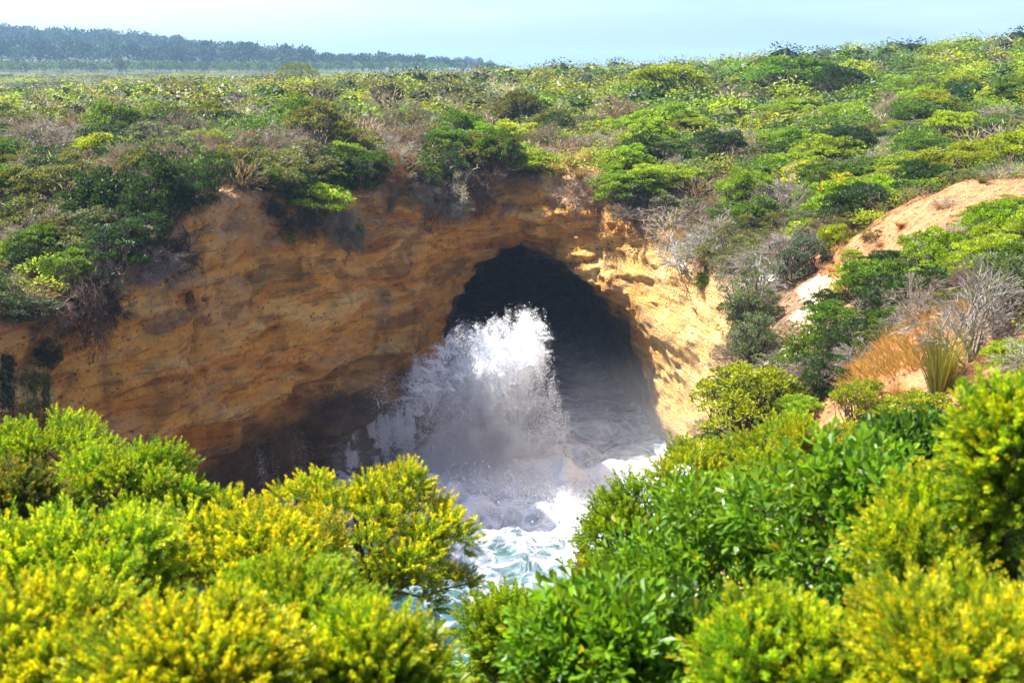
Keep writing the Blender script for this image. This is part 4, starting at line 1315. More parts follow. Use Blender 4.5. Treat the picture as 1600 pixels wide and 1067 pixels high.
# brown brush hanging down the left cliff
def hanging_brush():
    q = hit(138, 470) + np.array([0, -.3, .6])
    rng = np.random.default_rng(33)
    d = np.linalg.norm(q - EYE)
    root = link('hanging_brush', None, loc=q)
    a = hit(120, 455); b = hit(160, 520)
    paths, pos, dr = [], [], []
    for i in range(110):
        st = np.array([rng.uniform(-1.3, .7), -.3 + rng.uniform(-.3, .3), rng.uniform(-.2, .5)])
        ed = st + np.array([rng.uniform(-.1, .9), rng.uniform(-1.0, -.3), rng.uniform(-2.5, -.9)])
        c = curve(st, ed, .10, rng, 6, .016, .005); paths.append(c)
        for m in range(22):
            k = rng.integers(1, 6)
            pos.append(c[0][k] + rng.normal(size=3) * .05); dr.append(unit(ed - st) + rng.normal(size=3) * .5)
    link('branches', tube_mesh('brush_branches', paths, M_BARK, 3), root, color=(.06, .036, .026))
    n = len(pos); br = rng.uniform(.6, 1.3, n)
    o = link('twigs', leaf_mesh('brush_twigs', np.array(pos), np.array(dr), rng.uniform(.15, .45, n), .024, np.stack([br] * 3, 1), rng, M_DRY), root, color=(.075, .042, .032))
    o['kind'] = 'stuff'
    tag(root, 'brown mass of dead brush hanging down the shaded left cliff', 'dry shrub')
hanging_brush()

# ------------------------------------------------------------------ cushions and creepers on the cliff face
def cushion(px, py, w, h, label, colour='bluegrey', out=.25):
    q = hit(px, py)
    d = np.linalg.norm(q - EYE)
    o = shrub('cushion_plant', 'cushion', colour, (q[0] + .1, q[1] - out, q[2] - h * d / FPX * .5), w * d / FPX, h * d / FPX, mid_rng, label, 'cushion plant')
for row in [(482, 345, 42, 62, 'largest blue-grey cushion plant clinging to the cliff under the left rim'), (446, 308, 22, 28, 'small blue-grey cushion plant above and beside the largest one'),
            (433, 332, 26, 34, 'blue-grey cushion plant beside the largest one on its outer side'), (540, 372, 26, 34, 'blue-grey cushion plant below the dark root tangle'),
            (112, 418, 44, 40, 'grey cushion plant above the hanging brown brush'), (165, 432, 30, 18, 'pale grey-green tuft on top of the hanging brown brush'),
            (296, 467, 13, 34, 'dark oval mossy plant alone on the shaded orange cliff', 'dark'), (308, 285, 12, 16, 'tiny grey cushion plant on the dark rim shrubs')]:
    cushion(*row)

def creeper(label, px0, px1, py0, py1, n, colour, seed, off=.22, kinds=('dark',)):
    """leafy strands hanging down the face"""
    rng = np.random.default_rng(seed)
    q0 = hit((px0 + px1) / 2, py0)
    root = link('creeper', None, loc=q0)
    paths, pos, dr = [], [], []
    for i in range(n):
        x = rng.uniform(px0, px1); y1 = py0 + (py1 - py0) * rng.uniform(.45, 1)
        ptsl = []
        for yy in np.linspace(py0 + rng.uniform(0, 12), y1, 9):
            h = hit(x + rng.normal() * 1.5, yy)
            if h is not None: ptsl.append(h - q0 + np.array([0, -off - rng.uniform(0, .12), 0]))
        if len(ptsl) < 4: continue
        ptsl = np.array(ptsl); paths.append((ptsl, np.linspace(.014, .007, len(ptsl))))
        for s in range(120):
            k = rng.uniform(0, len(ptsl) - 1.01); i0 = int(k)
            pos.append(ptsl[i0] * (1 - (k - i0)) + ptsl[i0 + 1] * (k - i0) + rng.normal(size=3) * .06); dr.append(np.array([0, -.5, -.6]) + rng.normal(size=3) * .7)
    m = len(pos); br = rng.uniform(.6, 1.4, m)
    link('stem', tube_mesh('creeper_stems', paths, M_BARK, 3), root, color=C['brown'])
    o = link('foliage', leaf_mesh('creeper_leaves', np.array(pos), np.array(dr), rng.uniform(.07, .14, m), .05, np.stack([br] * 3, 1), rng, M_LEAF), root, color=C[colour])
    o['kind'] = 'stuff'
    tag(root, label, 'creeper')
creeper('dark green creeper hanging over the cliff foot at the left edge', -20, 28, 545, 690, 26, 'dark', 51)
creeper('brown and green creeper strands beside the edge creeper on the shaded cliff', 40, 84, 575, 690, 20, 'green', 52)
creeper('green strand of creeper below the largest cushion plant', 452, 468, 335, 395, 6, 'green', 53)
creeper('short green creeper strand hanging under the left rim roots', 558, 568, 345, 390, 5, 'green', 54)
creeper('green moss and creeper patch at the corner of the sunlit cliff', 1010, 1022, 560, 700, 5, 'olive', 55, off=.1)
put(20, 500, 110, 45, 'sprawl', 'dark', 'shrub', 'dark green shrub on a ledge of the shaded cliff at the left edge')
put(75, 575, 45, 50, 'sprawl', 'dark', 'shrub', 'dark little shrub jutting from the shaded cliff above the creepers')

# ------------------------------------------------------------------ grasses
def tuss(px, by, w, h, label, colour='straw', mesh=None, name='grass_tussock', group=None, rng=np.random.default_rng(61)):
    q = hit(px, by)
    if q is None: return
    d = np.linalg.norm(q - EYE)
    root = link(name, None, loc=(q[0], q[1], q[2] - .05), scale=(w * d / FPX, w * d / FPX, h * d / FPX * 1.1), rot=(0, 0, rng.uniform(0, 6.28)))
    o = link('foliage', mesh or TUSS[int(rng.integers(4))], root, color=jitter(C[colour], rng))
    o['kind'] = 'stuff'
    tag(root, label, 'grass tussock', group)
TU = [(870, 275, 50, 40, 'straw'), (895, 265, 55, 45, 'straw'), (915, 255, 50, 42, 'straw'), (880, 250, 45, 35, 'straw'), (905, 280, 40, 30, 'straw'), (650, 205, 40, 30, 'straw')]
for k, (a, b, w, h, c) in enumerate(TU):
    tuss(a, b, w, h, ['straw tussock on the rim above the cave, lowest of the cluster', 'straw tussock in the middle of the cluster above the cave', 'straw tussock on the sunny side of the cluster above the cave',
                      'straw tussock at the top of the cluster above the cave', 'small straw tussock at the foot of the rim cluster', 'straw tussock right of the bleached dead tree'][k], c)
for k, (a, b, w, h, c, lab) in enumerate([(1100, 415, 45, 40, 'straw', 'golden tussock between the white stump and the fallen log'), (1140, 430, 45, 45, 'straw', 'golden tussock draped over the sunlit cliff edge below the log'),
        (1165, 455, 40, 40, 'straw', 'golden tussock beside the tangle near the white gully'), (1395, 325, 30, 25, 'straw', 'small straw tussock at the upper edge of the bare orange slope'),
        (1375, 385, 22, 16, 'straw', 'little straw clump alone on the bare orange slope'), (1560, 275, 60, 40, 'straw', 'wide straw tussock above the bare orange slope at the right edge'),
        (1510, 262, 60, 30, 'straw', 'straw tussock on the crest of the bare orange slope'), (1590, 250, 60, 40, 'straw', 'tall straw tussock at the right edge above the slope'),
        (1415, 485, 60, 50, 'straw', 'arching straw tussock at the top of the dry grass mat'), (430, 300, 50, 50, 'olive', 'drooping olive tussock under the brown tangle on the left rim'),
        (490, 305, 40, 45, 'olive', 'drooping tussock above the largest cushion plant'), (610, 330, 45, 45, 'brown', 'brown drooping tussock under the rusty dead shrub'),
        (700, 300, 50, 45, 'brown', 'brown drooping tussock on the rim left of the cave top'), (380, 300, 50, 40, 'brown', 'brown tussock on the sandy crest of the left rim')]):
    tuss(a, b, w, h, lab, c)
tuss(1465, 625, 125, 130, 'large green and gold reed tussock on the near right slope', 'reed', REED[0], 'reed_tussock')
tuss(1400, 640, 55, 60, 'small fine reed tussock at the foot of the large one', 'straw', REED[1], 'reed_tussock')

def grass_field(name, label, spots, n, h, colour, seed, lean=(0, 0)):
    rng = np.random.default_rng(seed)
    V, F, T = [], [], []
    for i in range(n):
        cx, cyy, r = spots[rng.integers(len(spots))]
        a = rng.uniform(0, 6.283); rr = r * math.sqrt(rng.random())
        V.append((cx + rr * cos(a), cyy + rr * sin(a)))
    xy = np.array(V); z = ground_z(xy[:, 0], xy[:, 1])
    ok = z > 5
    xy, z = xy[ok], z[ok]; n = len(z)
    p0 = np.stack([xy[:, 0], xy[:, 1], z - .03], 1)
    d = np.array([lean[0], lean[1], 1.0]) + rng.normal(size=(n, 3)) * np.array([.4, .4, .15])
    ln = h * rng.uniform(.5, 1.2, n)
    v, f, per = leaves(p0, d, ln, rng.uniform(.012, .022, n) * (h / .35), rng)
    br = rng.uniform(.6, 1.3, n)
    tint = np.stack([br, br * rng.uniform(.9, 1.02, n), br * rng.uniform(.75, 1, n)], 1)
    o = link(name, new_mesh(name, v, f, [M_DRY], False, {'tint': np.repeat(tint, per, 0)}), color=C[colour])
    tag(o, label, 'grass', kind='stuff')
c1 = P(1410, 560, 25); c2 = P(1390, 620, 23); c3 = P(1425, 510, 27)
grass_field('dry_grass', 'combed mat of dry pinkish grass on the near right slope', [(c1[0], c1[1], 1.5), (c2[0], c2[1], 1.0), (c3[0], c3[1], 1.2)], 5000, .42, 'straw', 71, (-.9, -.5))
g = [P(60, 175, 92), P(160, 172, 95), P(250, 170, 98), P(110, 180, 90)]
grass_field('dry_meadow', 'pale dry meadow grass round the fence on the left plain', [(q[0], q[1], 5.5) for q in g], 9000, .55, 'straw', 72)

# tussocks creeping into the bare slope
def slope_tussocks():
    rng = np.random.default_rng(64)
    spots = [(1300, 425), (1322, 385), (1352, 352), (1372, 338), (1418, 312), (1450, 298), (1478, 285), (1535, 288), (1400, 402), (1452, 395), (1500, 352), (1330, 450), (1405, 352), (1470, 330)]
    words = ['lowest', 'second', 'third', 'fourth', 'fifth', 'sixth', 'seventh', 'highest']
    for k, (a, b) in enumerate(spots):
        lab = f'{words[k]} of the straw tufts up the outer rim of the bare orange slope' if k < 8 else ['straw tuft under the flat-topped shrub below the bare slope', 'straw tuft at the inner foot of the bare orange slope', 'straw tuft high in the middle of the bare slope',
              'straw tuft by the yellow-green shrub at the white gully', 'lone straw tuft in the centre of the bare slope', 'straw tuft right of centre on the bare slope'][k - 8]
        tuss(a, b, rng.uniform(20, 38), rng.uniform(14, 26), lab, ('straw', 'straw', 'olive')[int(rng.integers(3))])
slope_tussocks()

# ------------------------------------------------------------------ fence posts
def fence_post(px, by, hpx, label, group):
    q = hit(px, by, 60)
    if q is None: return
    d = np.linalg.norm(q - EYE); h = hpx * d / FPX; r = .16
    hh = h + .5
    rng = np.random.default_rng(int(px))
    ring = np.array([(cos(a), sin(a)) for a in np.arange(8) * pi / 4 + pi / 8])
    V = []
    for z, s in ((-.5, 1.0), (hh * .5 - .5, .97), (h - .06, .95), (h, .8)):
        V += [(x * r * s + rng.normal() * .006, y * r * s + rng.normal() * .006, z) for x, y in ring]
    F = [[k * 8 + i, k * 8 + (i + 1) % 8, k * 8 + 8 + (i + 1) % 8, k * 8 + 8 + i] for k in range(3) for i in range(8)]
    me = new_mesh('fence_post', V, [np.array(F), np.array([[24 + i for i in range(8)]])], [M_BARK], False, {'tint': np.ones((32, 3))})
    o = link('fence_post', me, loc=(q[0], q[1], q[2]), rot=(rng.normal() * .03, rng.normal() * .03, 0), color=(.36, .33, .29))
    tag(o, label, 'fence post', group)
for a, b, h, lab in [(36, 172, 11, 'weathered fence post nearest the left edge in the dry meadow'), (124, 173, 13, 'weathered fence post in the dry meadow left of the close pair'),
                     (207, 171, 15, 'shorter post of the close pair in the dry meadow'), (223, 171, 18, 'taller post of the close pair in the dry meadow'), (108, 168, 10, 'faint thin fence post behind the dry meadow')]:
    fence_post(a, b, h, lab, 'fence posts on the left plain')
for a, b, h, lab in [(1427, 153, 13, 'left one of the two pale fence posts on the upper right slope'), (1454, 156, 13, 'right one of the two pale fence posts on the upper right slope'),
                     (1549, 168, 8, 'short fence post in scrub right of the pale pair'), (1590, 173, 9, 'fence post nearest the right edge on the slope')]:
    fence_post(a, b, h, lab, 'fence posts on the right slope')

# ------------------------------------------------------------------ dead plants draped over the rim of the shaded cliff
def drapes():
    rng = np.random.default_rng(88)
    rim = ([0, 80, 180, 270, 350, 450, 520, 600, 700, 780], [440, 465, 438, 372, 292, 330, 340, 318, 292, 283])
    pxs = np.sort(rng.uniform(20, 760, 34))
    k = 0
    for px in pxs:
        if 330 < px < 425: continue
        py = np.interp(px, *rim) + rng.uniform(-8, 26)
        q = hit(px, py)
        if q is None: continue
        d = np.linalg.norm(q - EYE)
        w = rng.uniform(48, 85) * d / FPX
        c = [C['brown'], C['bark'], C['twig'], (.10, .075, .055)][int(rng.integers(4))]
        i = int(rng.integers(6))
        root = link('hanging_shrub', None, loc=(q[0], q[1] - .1, q[2] + .15), scale=(w, w, w * rng.uniform(.8, 1.2)), rot=(radians(rng.uniform(105, 150)), rng.normal() * .25, rng.normal() * .3))
        link('twigs', CROWNS['twig'][i], root, color=jitter(c, rng)); link('branches', TRUNKS['twig'][i], root, color=jitter(c, rng))
        k += 1
        n = ['first', 'second', 'third', 'fourth', 'fifth', 'sixth', 'seventh', 'eighth', 'ninth', 'tenth', 'eleventh', 'twelfth', 'thirteenth', 'fourteenth', 'fifteenth', 'sixteenth', 'seventeenth', 'eighteenth', 'nineteenth', 'twentieth',
             'twenty-first', 'twenty-second', 'twenty-third', 'twenty-fourth', 'twenty-fifth', 'twenty-sixth', 'twenty-seventh', 'twenty-eighth', 'twenty-ninth', 'thirtieth', 'thirty-first', 'thirty-second', 'thirty-third', 'thirty-fourth'][k - 1]
        tag(root, f'{n} from the left of the dry shrubs drooping over the shaded cliff rim', 'dry shrub', 'dry shrubs drooping over the shaded rim')
drapes()

# ------------------------------------------------------------------ clods and stones on the bare slope
def clods():
    rng = np.random.default_rng(19)
    V, F, base = [], [], 0
    ico = np.array([(0, 0, 1), (1, 0, 0), (0, 1, 0), (-1, 0, 0), (0, -1, 0), (0, 0, -1)], float)
    tri = np.array([(0, 1, 2), (0, 2, 3), (0, 3, 4), (0, 4, 1), (5, 2, 1), (5, 3, 2), (5, 4, 3), (5, 1, 4)])
    ctr = [(P(a, b, c), r) for a, b, c, r in [(1440, 345, 38, 4.0), (1350, 400, 38, 3.0), (1500, 300, 43, 2.5), (1300, 460, 38, 2.0), (1240, 540, 37, 2.0), (1290, 660, 25, 1.5), (1480, 660, 19, 1.2)]]
    n = 1500
    xy = np.array([(c[0] + r * math.sqrt(u) * cos(a), c[1] + 1.6 * r * math.sqrt(u) * sin(a)) for (c, r), u, a in ((ctr[int(rng.integers(len(ctr)))], rng.random(), rng.uniform(0, 6.28)) for _ in range(n))])
    z = ground_z(xy[:, 0], xy[:, 1])
    for (x, y), zz in zip(xy, z):
        if zz < 8: continue
        s = rng.gamma(1.4, .014) + .012
        v = ico * rng.uniform(.6, 1.2, (6, 3)) * s * np.array([1, 1, .7])
        V.append(v + np.array([x, y, zz])); F.append(tri + base); base += 6
    t = NT('clod_soil')
    g = t.n('ShaderNodeNewGeometry')
    b = t.bsdf(t.ramp(t.noise(g.outputs['Position'], 3.0, 2), [(.35, (.28, .12, .055)), (.65, (.46, .24, .12))]), .95, .2)
    t.l(b.outputs[0], t.out.inputs['Surface'])
    tag(link('soil_clods', new_mesh('soil_clods', np.concatenate(V), np.concatenate(F), [t.m])), 'loose clods and stones strewn over the bare orange slope', 'stones', kind='stuff')
clods()

# ------------------------------------------------------------------ far pine woods
def pine_mesh(seed, nl=260, card=.11, nb=5):
    rng = np.random.default_rng(seed)
    L = []
    for d in fib_dirs(11, rng, -.1, .3):
        L.append((*(d * np.array([.28, .28, .33]) * rng.uniform(.6, 1.05) + np.array([0, 0, .58])), rng.uniform(.15, .20)))
    p, d, l, w, t = lobed(L, nl, card, card * .7, rng, .3, zflat=.75, low=-.5)
    v, f, per = leaves(p, d, l, w, rng)
    tv, tf = tubes([curve((0, 0, -.05), (rng.normal() * .04, rng.normal() * .04, .62), .03, rng, 4, .026, .015)] + [curve((0, 0, .38), np.array(q[:3]), .05, rng, 3, .012, .006) for q in L[:nb]], 4)
    return v, f[0], np.repeat(t, per, 0), tv, tf
PINES = [pine_mesh(3000 + s) for s in range(6)]
PINES_LOW = [pine_mesh(3000 + s, 90, .14) for s in range(6)]
PINE_ME = []
for v, f, t, tv, tf in PINES:
    mi = np.concatenate([np.zeros(len(f), int), np.ones(len(tf), int)])
    PINE_ME.append(new_mesh('pine_tree', np.concatenate([v, tv]), [f, tf + len(v)], [M_FAR, M_FAR], False,
                            {'tint': np.concatenate([t, np.tile([[2.0, 1.3, 1.1]], (len(tv), 1))])}, mi))
def forest():
    rng = np.random.default_rng(81)
    cand = []
    n = 14000
    ys = rng.uniform(570, 1320, n); bear = rng.uniform(-.64, .02, n); xs = bear * ys
    zz = H_far(xs, ys)
    px, py, _ = to_px(np.stack([xs, ys, zz], 1))
    edge = np.interp(bear, [-.5, -.2, -.1, -.015, .02], [575, 600, 640, 700, 900])
    grid = {}
    for x, y, z, a, b, e in zip(xs, ys, zz, px, py, edge):
        if y < e or a > 795 or a < -230: continue
        sp = 12.5 if y > 720 else 6.5
        gi, gj = int(x // 12), int(y // 12)
        if any((x - q) ** 2 + (y - r) ** 2 < sp * sp for i in (-1, 0, 1) for j in (-1, 0, 1) for q, r in grid.get((gi + i, gj + j), ())): continue
        grid.setdefault((gi, gj), []).append((x, y)); cand.append((x, y, z, a))
    # seen most: front rows and, on the slope, a spread of the rest
    cand.sort(key=lambda q: q[1])
    ridge = []
    for a in list(range(312, 500, 9)):
        Y = 1720 + rng.normal() * 15; x = (a - 800) / FPX * Y / .97; ridge.append((x, Y, float(H_far(np.array([x]), np.array([Y]))[0]), a))
    for a in (603, 640, 668, 676, 690, 700, 716, 722, 735, 741, 752):
        Y = 1180; x = (a + rng.normal() * 2 - 800) / FPX * Y / .97; ridge.append((x, Y, float(H_far(np.array([x]), np.array([Y]))[0]), a))
    seen = [i for i, q in enumerate(cand) if q[3] > -15]
    pick = set(seen[int(k)] for k in np.linspace(0, len(seen) - 1, 265))
    rest = []
    print('forest', len(cand))
    for i, (x, y, z, a) in enumerate(cand):
        light = y < 720
        h = (rng.uniform(5.5, 8) if light else rng.uniform(11, 20) if a < 490 else rng.uniform(9, 14) * np.interp(a, [640, 795], [1, .4])); w = h * rng.uniform(.85, 1.15)
        col = jitter((.12, .17, .055) if light else (.045, .075, .034), rng, .4)
        if i in pick:
            o = link('pine_tree', PINE_ME[int(rng.integers(6))], loc=(x, y, z - .3), scale=(w, w, h), rot=(0, 0, rng.uniform(0, 6.28)), color=col)
            if light: tag(o, 'paler young pine in the strip along the foot of the wooded hill', 'tree', 'young pines below the wooded hill')
            elif a > 490: tag(o, 'dark pine in the low wood running out behind the plain', 'tree', 'pines of the low far wood')
            else: tag(o, 'dark pine standing in the wood that covers the far left hill', 'tree', 'pines of the far hill wood')
        else:
            v, f, t, tv, tf = PINES_LOW[int(rng.integers(6))]
            rest.append(((x, y, z - .3), (w, w, h), rng.uniform(0, 6.28), col, (v, f, t)))
    m = link('pine_forest', merged('pine_forest', rest, None, M_FAR), color=(1, 1, 1))
    tag(m, 'mass of dark pines filling the far wooded hill', 'forest', kind='stuff')
    for x, y, z, a in ridge:
        h = rng.uniform(15, 20) if a < 600 else rng.uniform(11, 15); w = h * rng.uniform(.85, 1.2)
        if a == 603: h, w = 17, 16
        o = link('pine_tree', PINE_ME[int(rng.integers(6))], loc=(x, y, z - .5), scale=(w, w, h), rot=(0, 0, rng.uniform(0, 6.28)), color=jitter((.024, .040, .018), rng, .2))
        if a == 603: tag(o, 'lone tall pine sticking out above the low far wood', 'tree')
        elif a > 600: tag(o, 'pine on the crest of the low far wood, showing against the sky', 'tree', 'crest pines of the low far wood')
        else: tag(o, 'pine in the row along the far bare-topped ridge', 'tree', 'ridge row pines')
forest()

# ------------------------------------------------------------------ breaking wave: drops as fine points
def drops(name, label, cat, pts, rad, mat):
    me = new_mesh(name, pts, [], [mat], False, {'drop_radius': rad})
    o = link(name, me)
    ng = bpy.data.node_groups.new(name + '_points', 'GeometryNodeTree')
    ng.interface.new_socket('Geometry', in_out='INPUT', socket_type='NodeSocketGeometry')
    ng.interface.new_socket('Geometry', in_out='OUTPUT', socket_type='NodeSocketGeometry')
    gi = ng.nodes.new('NodeGroupInput'); go = ng.nodes.new('NodeGroupOutput')
    na = ng.nodes.new('GeometryNodeInputNamedAttribute'); na.data_type = 'FLOAT'; na.inputs[0].default_value = 'drop_radius'
    mp = ng.nodes.new('GeometryNodeMeshToPoints')
    sm_ = ng.nodes.new('GeometryNodeSetMaterial'); sm_.inputs['Material'].default_value = mat
    ng.links.new(gi.outputs[0], mp.inputs['Mesh']); ng.links.new(na.outputs[0], mp.inputs['Radius'])
    ng.links.new(mp.outputs[0], sm_.inputs[0]); ng.links.new(sm_.outputs[0], go.inputs[0])
    md = o.modifiers.new('points', 'NODES'); md.node_group = ng
    tag(o, label, cat, kind='stuff')
    return o

def foam_mat():
    t = NT('white_spray')
    b = t.bsdf((.88, .92, .97), .6, .3)
    tr = t.n('ShaderNodeBsdfTranslucent'); tr.inputs['Color'].default_value = (.93, .95, .97, 1)
    ms = t.n('ShaderNodeMixShader'); ms.inputs[0].default_value = .45
    t.l(b.outputs[0], ms.inputs[1]); t.l(tr.outputs[0], ms.inputs[2]); t.l(ms.outputs[0], t.out.inputs['Surface'])
    return t.m
M_SPRAY = foam_mat()

def spray():
    rng = np.random.default_rng(91)
    pts, rad = [], []
    def fling(n, cx, env, top_bias, sx, sy, size, keep, seed, Yc=58.0):
        """drops under an uneven upper outline, torn into clumps"""
        px = rng.normal(cx, sx, n)
        top_ = np.interp(px, env[0], env[1]) + 22 * vnoise(px * .05, px * 0, px * 0, seed) + 14 * vnoise(px * .17, px * 0, px * 0 + 2, seed + 1)
        depth = rng.gamma(top_bias, sy, n)
        py = top_ + depth - 8
        Y = Yc + rng.normal(size=n) * 1.1
        u = (px - 800) / FPX; v = -(py - 533.5) / FPX
        d = np.stack([u, CP + v * SP, -SP + v * CP], 1)
        q = EYE + d * (Y / d[:, 1])[:, None]
        w = np.stack([fbm(q[:, 0] * .8, q[:, 1] * .8, q[:, 2] * .8, 2, seed + 5 + k) for k in range(3)], 1)
        q = q + w * np.array([.75, .35, .45])
        cl = fbm(q[:, 0] * 1.5 + .6 * w[:, 0], q[:, 1] * 1.0, q[:, 2] * .9, 4, seed + 9, .6)
        ok = (cl > rng.uniform(-.9, .9, n) * .6 + keep) & (q[:, 2] > -.1)
        pts.append(q[ok]); rad.append((rng.gamma(1.8, size, n) + .005)[ok])
    E1 = ([560, 610, 640, 670, 700, 730, 760, 785, 805, 825, 840, 850, 862, 878, 900], [740, 672, 612, 566, 545, 530, 522, 525, 514, 502, 510, 535, 595, 675, 748])
    fling(190000, 795, E1, 1.6, 44, 46, .0032, -.05, 401)         # bright crest
    fling(170000, 765, E1, 2.0, 50, 52, .0027, .12, 421)          # body
    fling(40000, 735, E1, 3.8, 78, 56, .0026, .2, 441, 57.0)     # foot
    fling(60000, 655, ([540, 600, 640, 680, 720, 760], [730, 620, 568, 556, 548, 545]), 1.8, 34, 46, .0035, .05, 461, 59)   # thin veil beside the rock
    fling(16000, 780, E1, 1.0, 70, 24, .0045, .1, 481)           # flung drops
    # torn threads thrown up and outward along the crest
    for k in range(260):
        px0 = rng.uniform(640, 852); py0 = np.interp(px0, *E1) + rng.uniform(-6, 70)
        b = P(px0, py0, 58 + rng.normal() * .9)
        dv = unit(np.array([(px0 - 770) / 140 + rng.normal() * .5, rng.normal() * .4, rng.uniform(.2, 1.2)]))
        ln = rng.uniform(.3, 1.0); n = int(160 * ln)
        t = rng.random(n) ** 1.3
        q = b + dv * (ln * t)[:, None] - np.array([0, 0, .5]) * (t ** 2 * ln)[:, None] + rng.normal(size=(n, 3)) * (.02 + .07 * t)[:, None]
        pts.append(q); rad.append(rng.gamma(2.0, .0045, n) + .005)
    # boiling heap at the foot
    n = 50000
    x = rng.normal(-1.0, 2.9, n); y = rng.normal(56.3, 1.6, n); z = np.abs(rng.normal(0, .55, n)) * np.exp(-((x + 1) / 4.0) ** 2) - .05
    pts.append(np.stack([x, y, z], 1)); rad.append(rng.gamma(2.0, .007, n) + .006)
    p = np.concatenate(pts); r = np.concatenate(rad)
    k = p[:, 2] > -.1
    drops('sea_spray', 'tall burst of white sea spray in front of the cave', 'spray', p[k], r[k], M_SPRAY)
    # water running back off the rock shelf
    pts, rad = [], []
    for px0 in list(rng.uniform(545, 640, 48)) + list(rng.uniform(470, 545, 30)) + list(rng.uniform(400, 470, 12)):
        h0 = None
        for py0 in np.arange(628, 700, 3):
            h = hit(px0, py0, 30, 80)
            if h is not None and h[2] < 3.7:
                h0 = h; break
        if h0 is None: continue
        n = 420 if px0 > 540 else 110
        t = rng.random(n) ** .7
        z = h0[2] * rng.uniform(.72, 1.02) * (1 - t * rng.uniform(.45, 1.0)); wsp = (.03 + .10 * t) if px0 > 540 else .10
        q = np.stack([h0[0] + .25 * t + rng.normal(size=n) * wsp, h0[1] - .18 - .5 * t + rng.normal(size=n) * .03, z + .05], 1)
        pts.append(q); rad.append(np.full(n, .018 if px0 > 540 else .009) * rng.uniform(.5, 1.5, n))
    if pts:
        drops('water_trickle', 'white water running off the wet rock shelf left of the spray', 'waterfall', np.concatenate(pts), np.concatenate(rad), M_SPRAY)
spray()

def sea_mist():
    """soft body of the burst: narrow and leaning at the top, wide at the water"""
    c = P(748, 765, 57.8); c[2] = -.2
    ring, hgt = 28, 15
    V = []
    for k in range(hgt):
        z = 9.6 * k / (hgt - 1)
        w = 5.6 - .30 * z; xc = .16 * z
        for a in np.arange(ring) * 2 * pi / ring:
            V.append((xc + w * cos(a), 3.0 * sin(a), z))
    F = [[k * ring + i, k * ring + (i + 1) % ring, (k + 1) * ring + (i + 1) % ring, (k + 1) * ring + i] for k in range(hgt - 1) for i in range(ring)]
    caps = [list(range(ring))[::-1], [(hgt - 1) * ring + i for i in range(ring)]]
    t = NT('mist')
    tc = t.n('ShaderNodeTexCoord')
    ob = tc.outputs['Object']
    wz = t.n('ShaderNodeTexNoise'); t.l(ob, wz.inputs['Vector']); wz.inputs['Scale'].default_value = .5; wz.inputs['Detail'].default_value = 2
    wv = t.n('ShaderNodeVectorMath', operation='MULTIPLY_ADD'); t.l(wz.outputs['Color'], wv.inputs[0]); wv.inputs[1].default_value = (2.0, 2.0, 2.0)
    sh = t.n('ShaderNodeVectorMath', operation='SUBTRACT'); t.l(ob, sh.inputs[0]); sh.inputs[1].default_value = (1.0, 1.0, 1.0); t.l(sh.outputs[0], wv.inputs[2])
    sx = t.n('ShaderNodeSeparateXYZ'); t.l(wv.outputs[0], sx.inputs[0])
    x, y, z = sx.outputs
    w = t.math('SUBTRACT', 4.6, t.math('MULTIPLY', z, .34))
    dx = t.math('DIVIDE', t.math('SUBTRACT', x, t.math('MULTIPLY', z, .19)), w)
    dy = t.math('DIVIDE', y, 2.6)
    r = t.math('ADD', t.math('MULTIPLY', dx, dx), t.math('MULTIPLY', dy, dy))
    fall = t.step(r, 1.0, .10)
    topc = t.math('ADD', 6.9, t.math('MULTIPLY', x, .45))
    ztop = t.step(t.math('SUBTRACT', topc, z), 0.0, 1.6)
    n = t.noise(t.mapping(wv.outputs[0], (1, 1, .75)), .95, 5, .62)
    dn = t.math('MULTIPLY', t.math('MULTIPLY', fall, ztop), t.step(n, .42, .68))
    dn = t.math('MULTIPLY', dn, MIST)
    lowm = t.math('MULTIPLY', t.step(r, 1.3, .2), t.step(z, 4.0, .5))
    dn = t.math('ADD', dn, t.math('MULTIPLY', lowm, .10))
    pv = t.n('ShaderNodeVolumePrincipled'); pv.inputs['Color'].default_value = (.90, .94, 1.0, 1); pv.inputs['Anisotropy'].default_value = .0
    t.l(dn, pv.inputs['Density']); t.l(pv.outputs[0], t.out.inputs['Volume'])
    o = link('sea_mist', new_mesh('sea_mist', V, [np.array(F), np.array(caps)], [t.m]), loc=c)
    tag(o, 'white mist drifting round the burst of spray', 'mist', kind='stuff')
MIST = 1.5
sea_mist()

def low_mist():
    lo = (-9.0, 46.0, .0); hi = (9.5, 88.0, 7.5)
    V = [(a, b, c) for c in (lo[2], hi[2]) for b in (lo[1], hi[1]) for a in (lo[0], hi[0])]
    F = np.array([[0, 2, 3, 1], [4, 5, 7, 6], [0, 1, 5, 4], [2, 6, 7, 3], [0, 4, 6, 2], [1, 3, 7, 5]])
    t = NT('thin_mist')
    g = t.n('ShaderNodeNewGeometry')
    sx = t.n('ShaderNodeSeparateXYZ'); t.l(g.outputs['Position'], sx.inputs[0])
    n = t.noise(g.outputs['Position'], .3, 2, .5)
    dn = t.math('MULTIPLY', t.step(sx.outputs[2], 7.0, .5), t.step(n, .3, .7))
    dn = t.math('MULTIPLY', dn, t.step(sx.outputs[1], 46.5, 54))
    dn = t.math('MULTIPLY', dn, .030)
    pv = t.n('ShaderNodeVolumePrincipled'); pv.inputs['Color'].default_value = (.86, .92, 1.0, 1)
    t.l(dn, pv.inputs['Density']); t.l(pv.outputs[0], t.out.inputs['Volume'])
    tag(link('thin_mist', new_mesh('thin_mist', V, F, [t.m])), 'thin mist lying over the foam and into the cave', 'mist', kind='stuff')
low_mist()

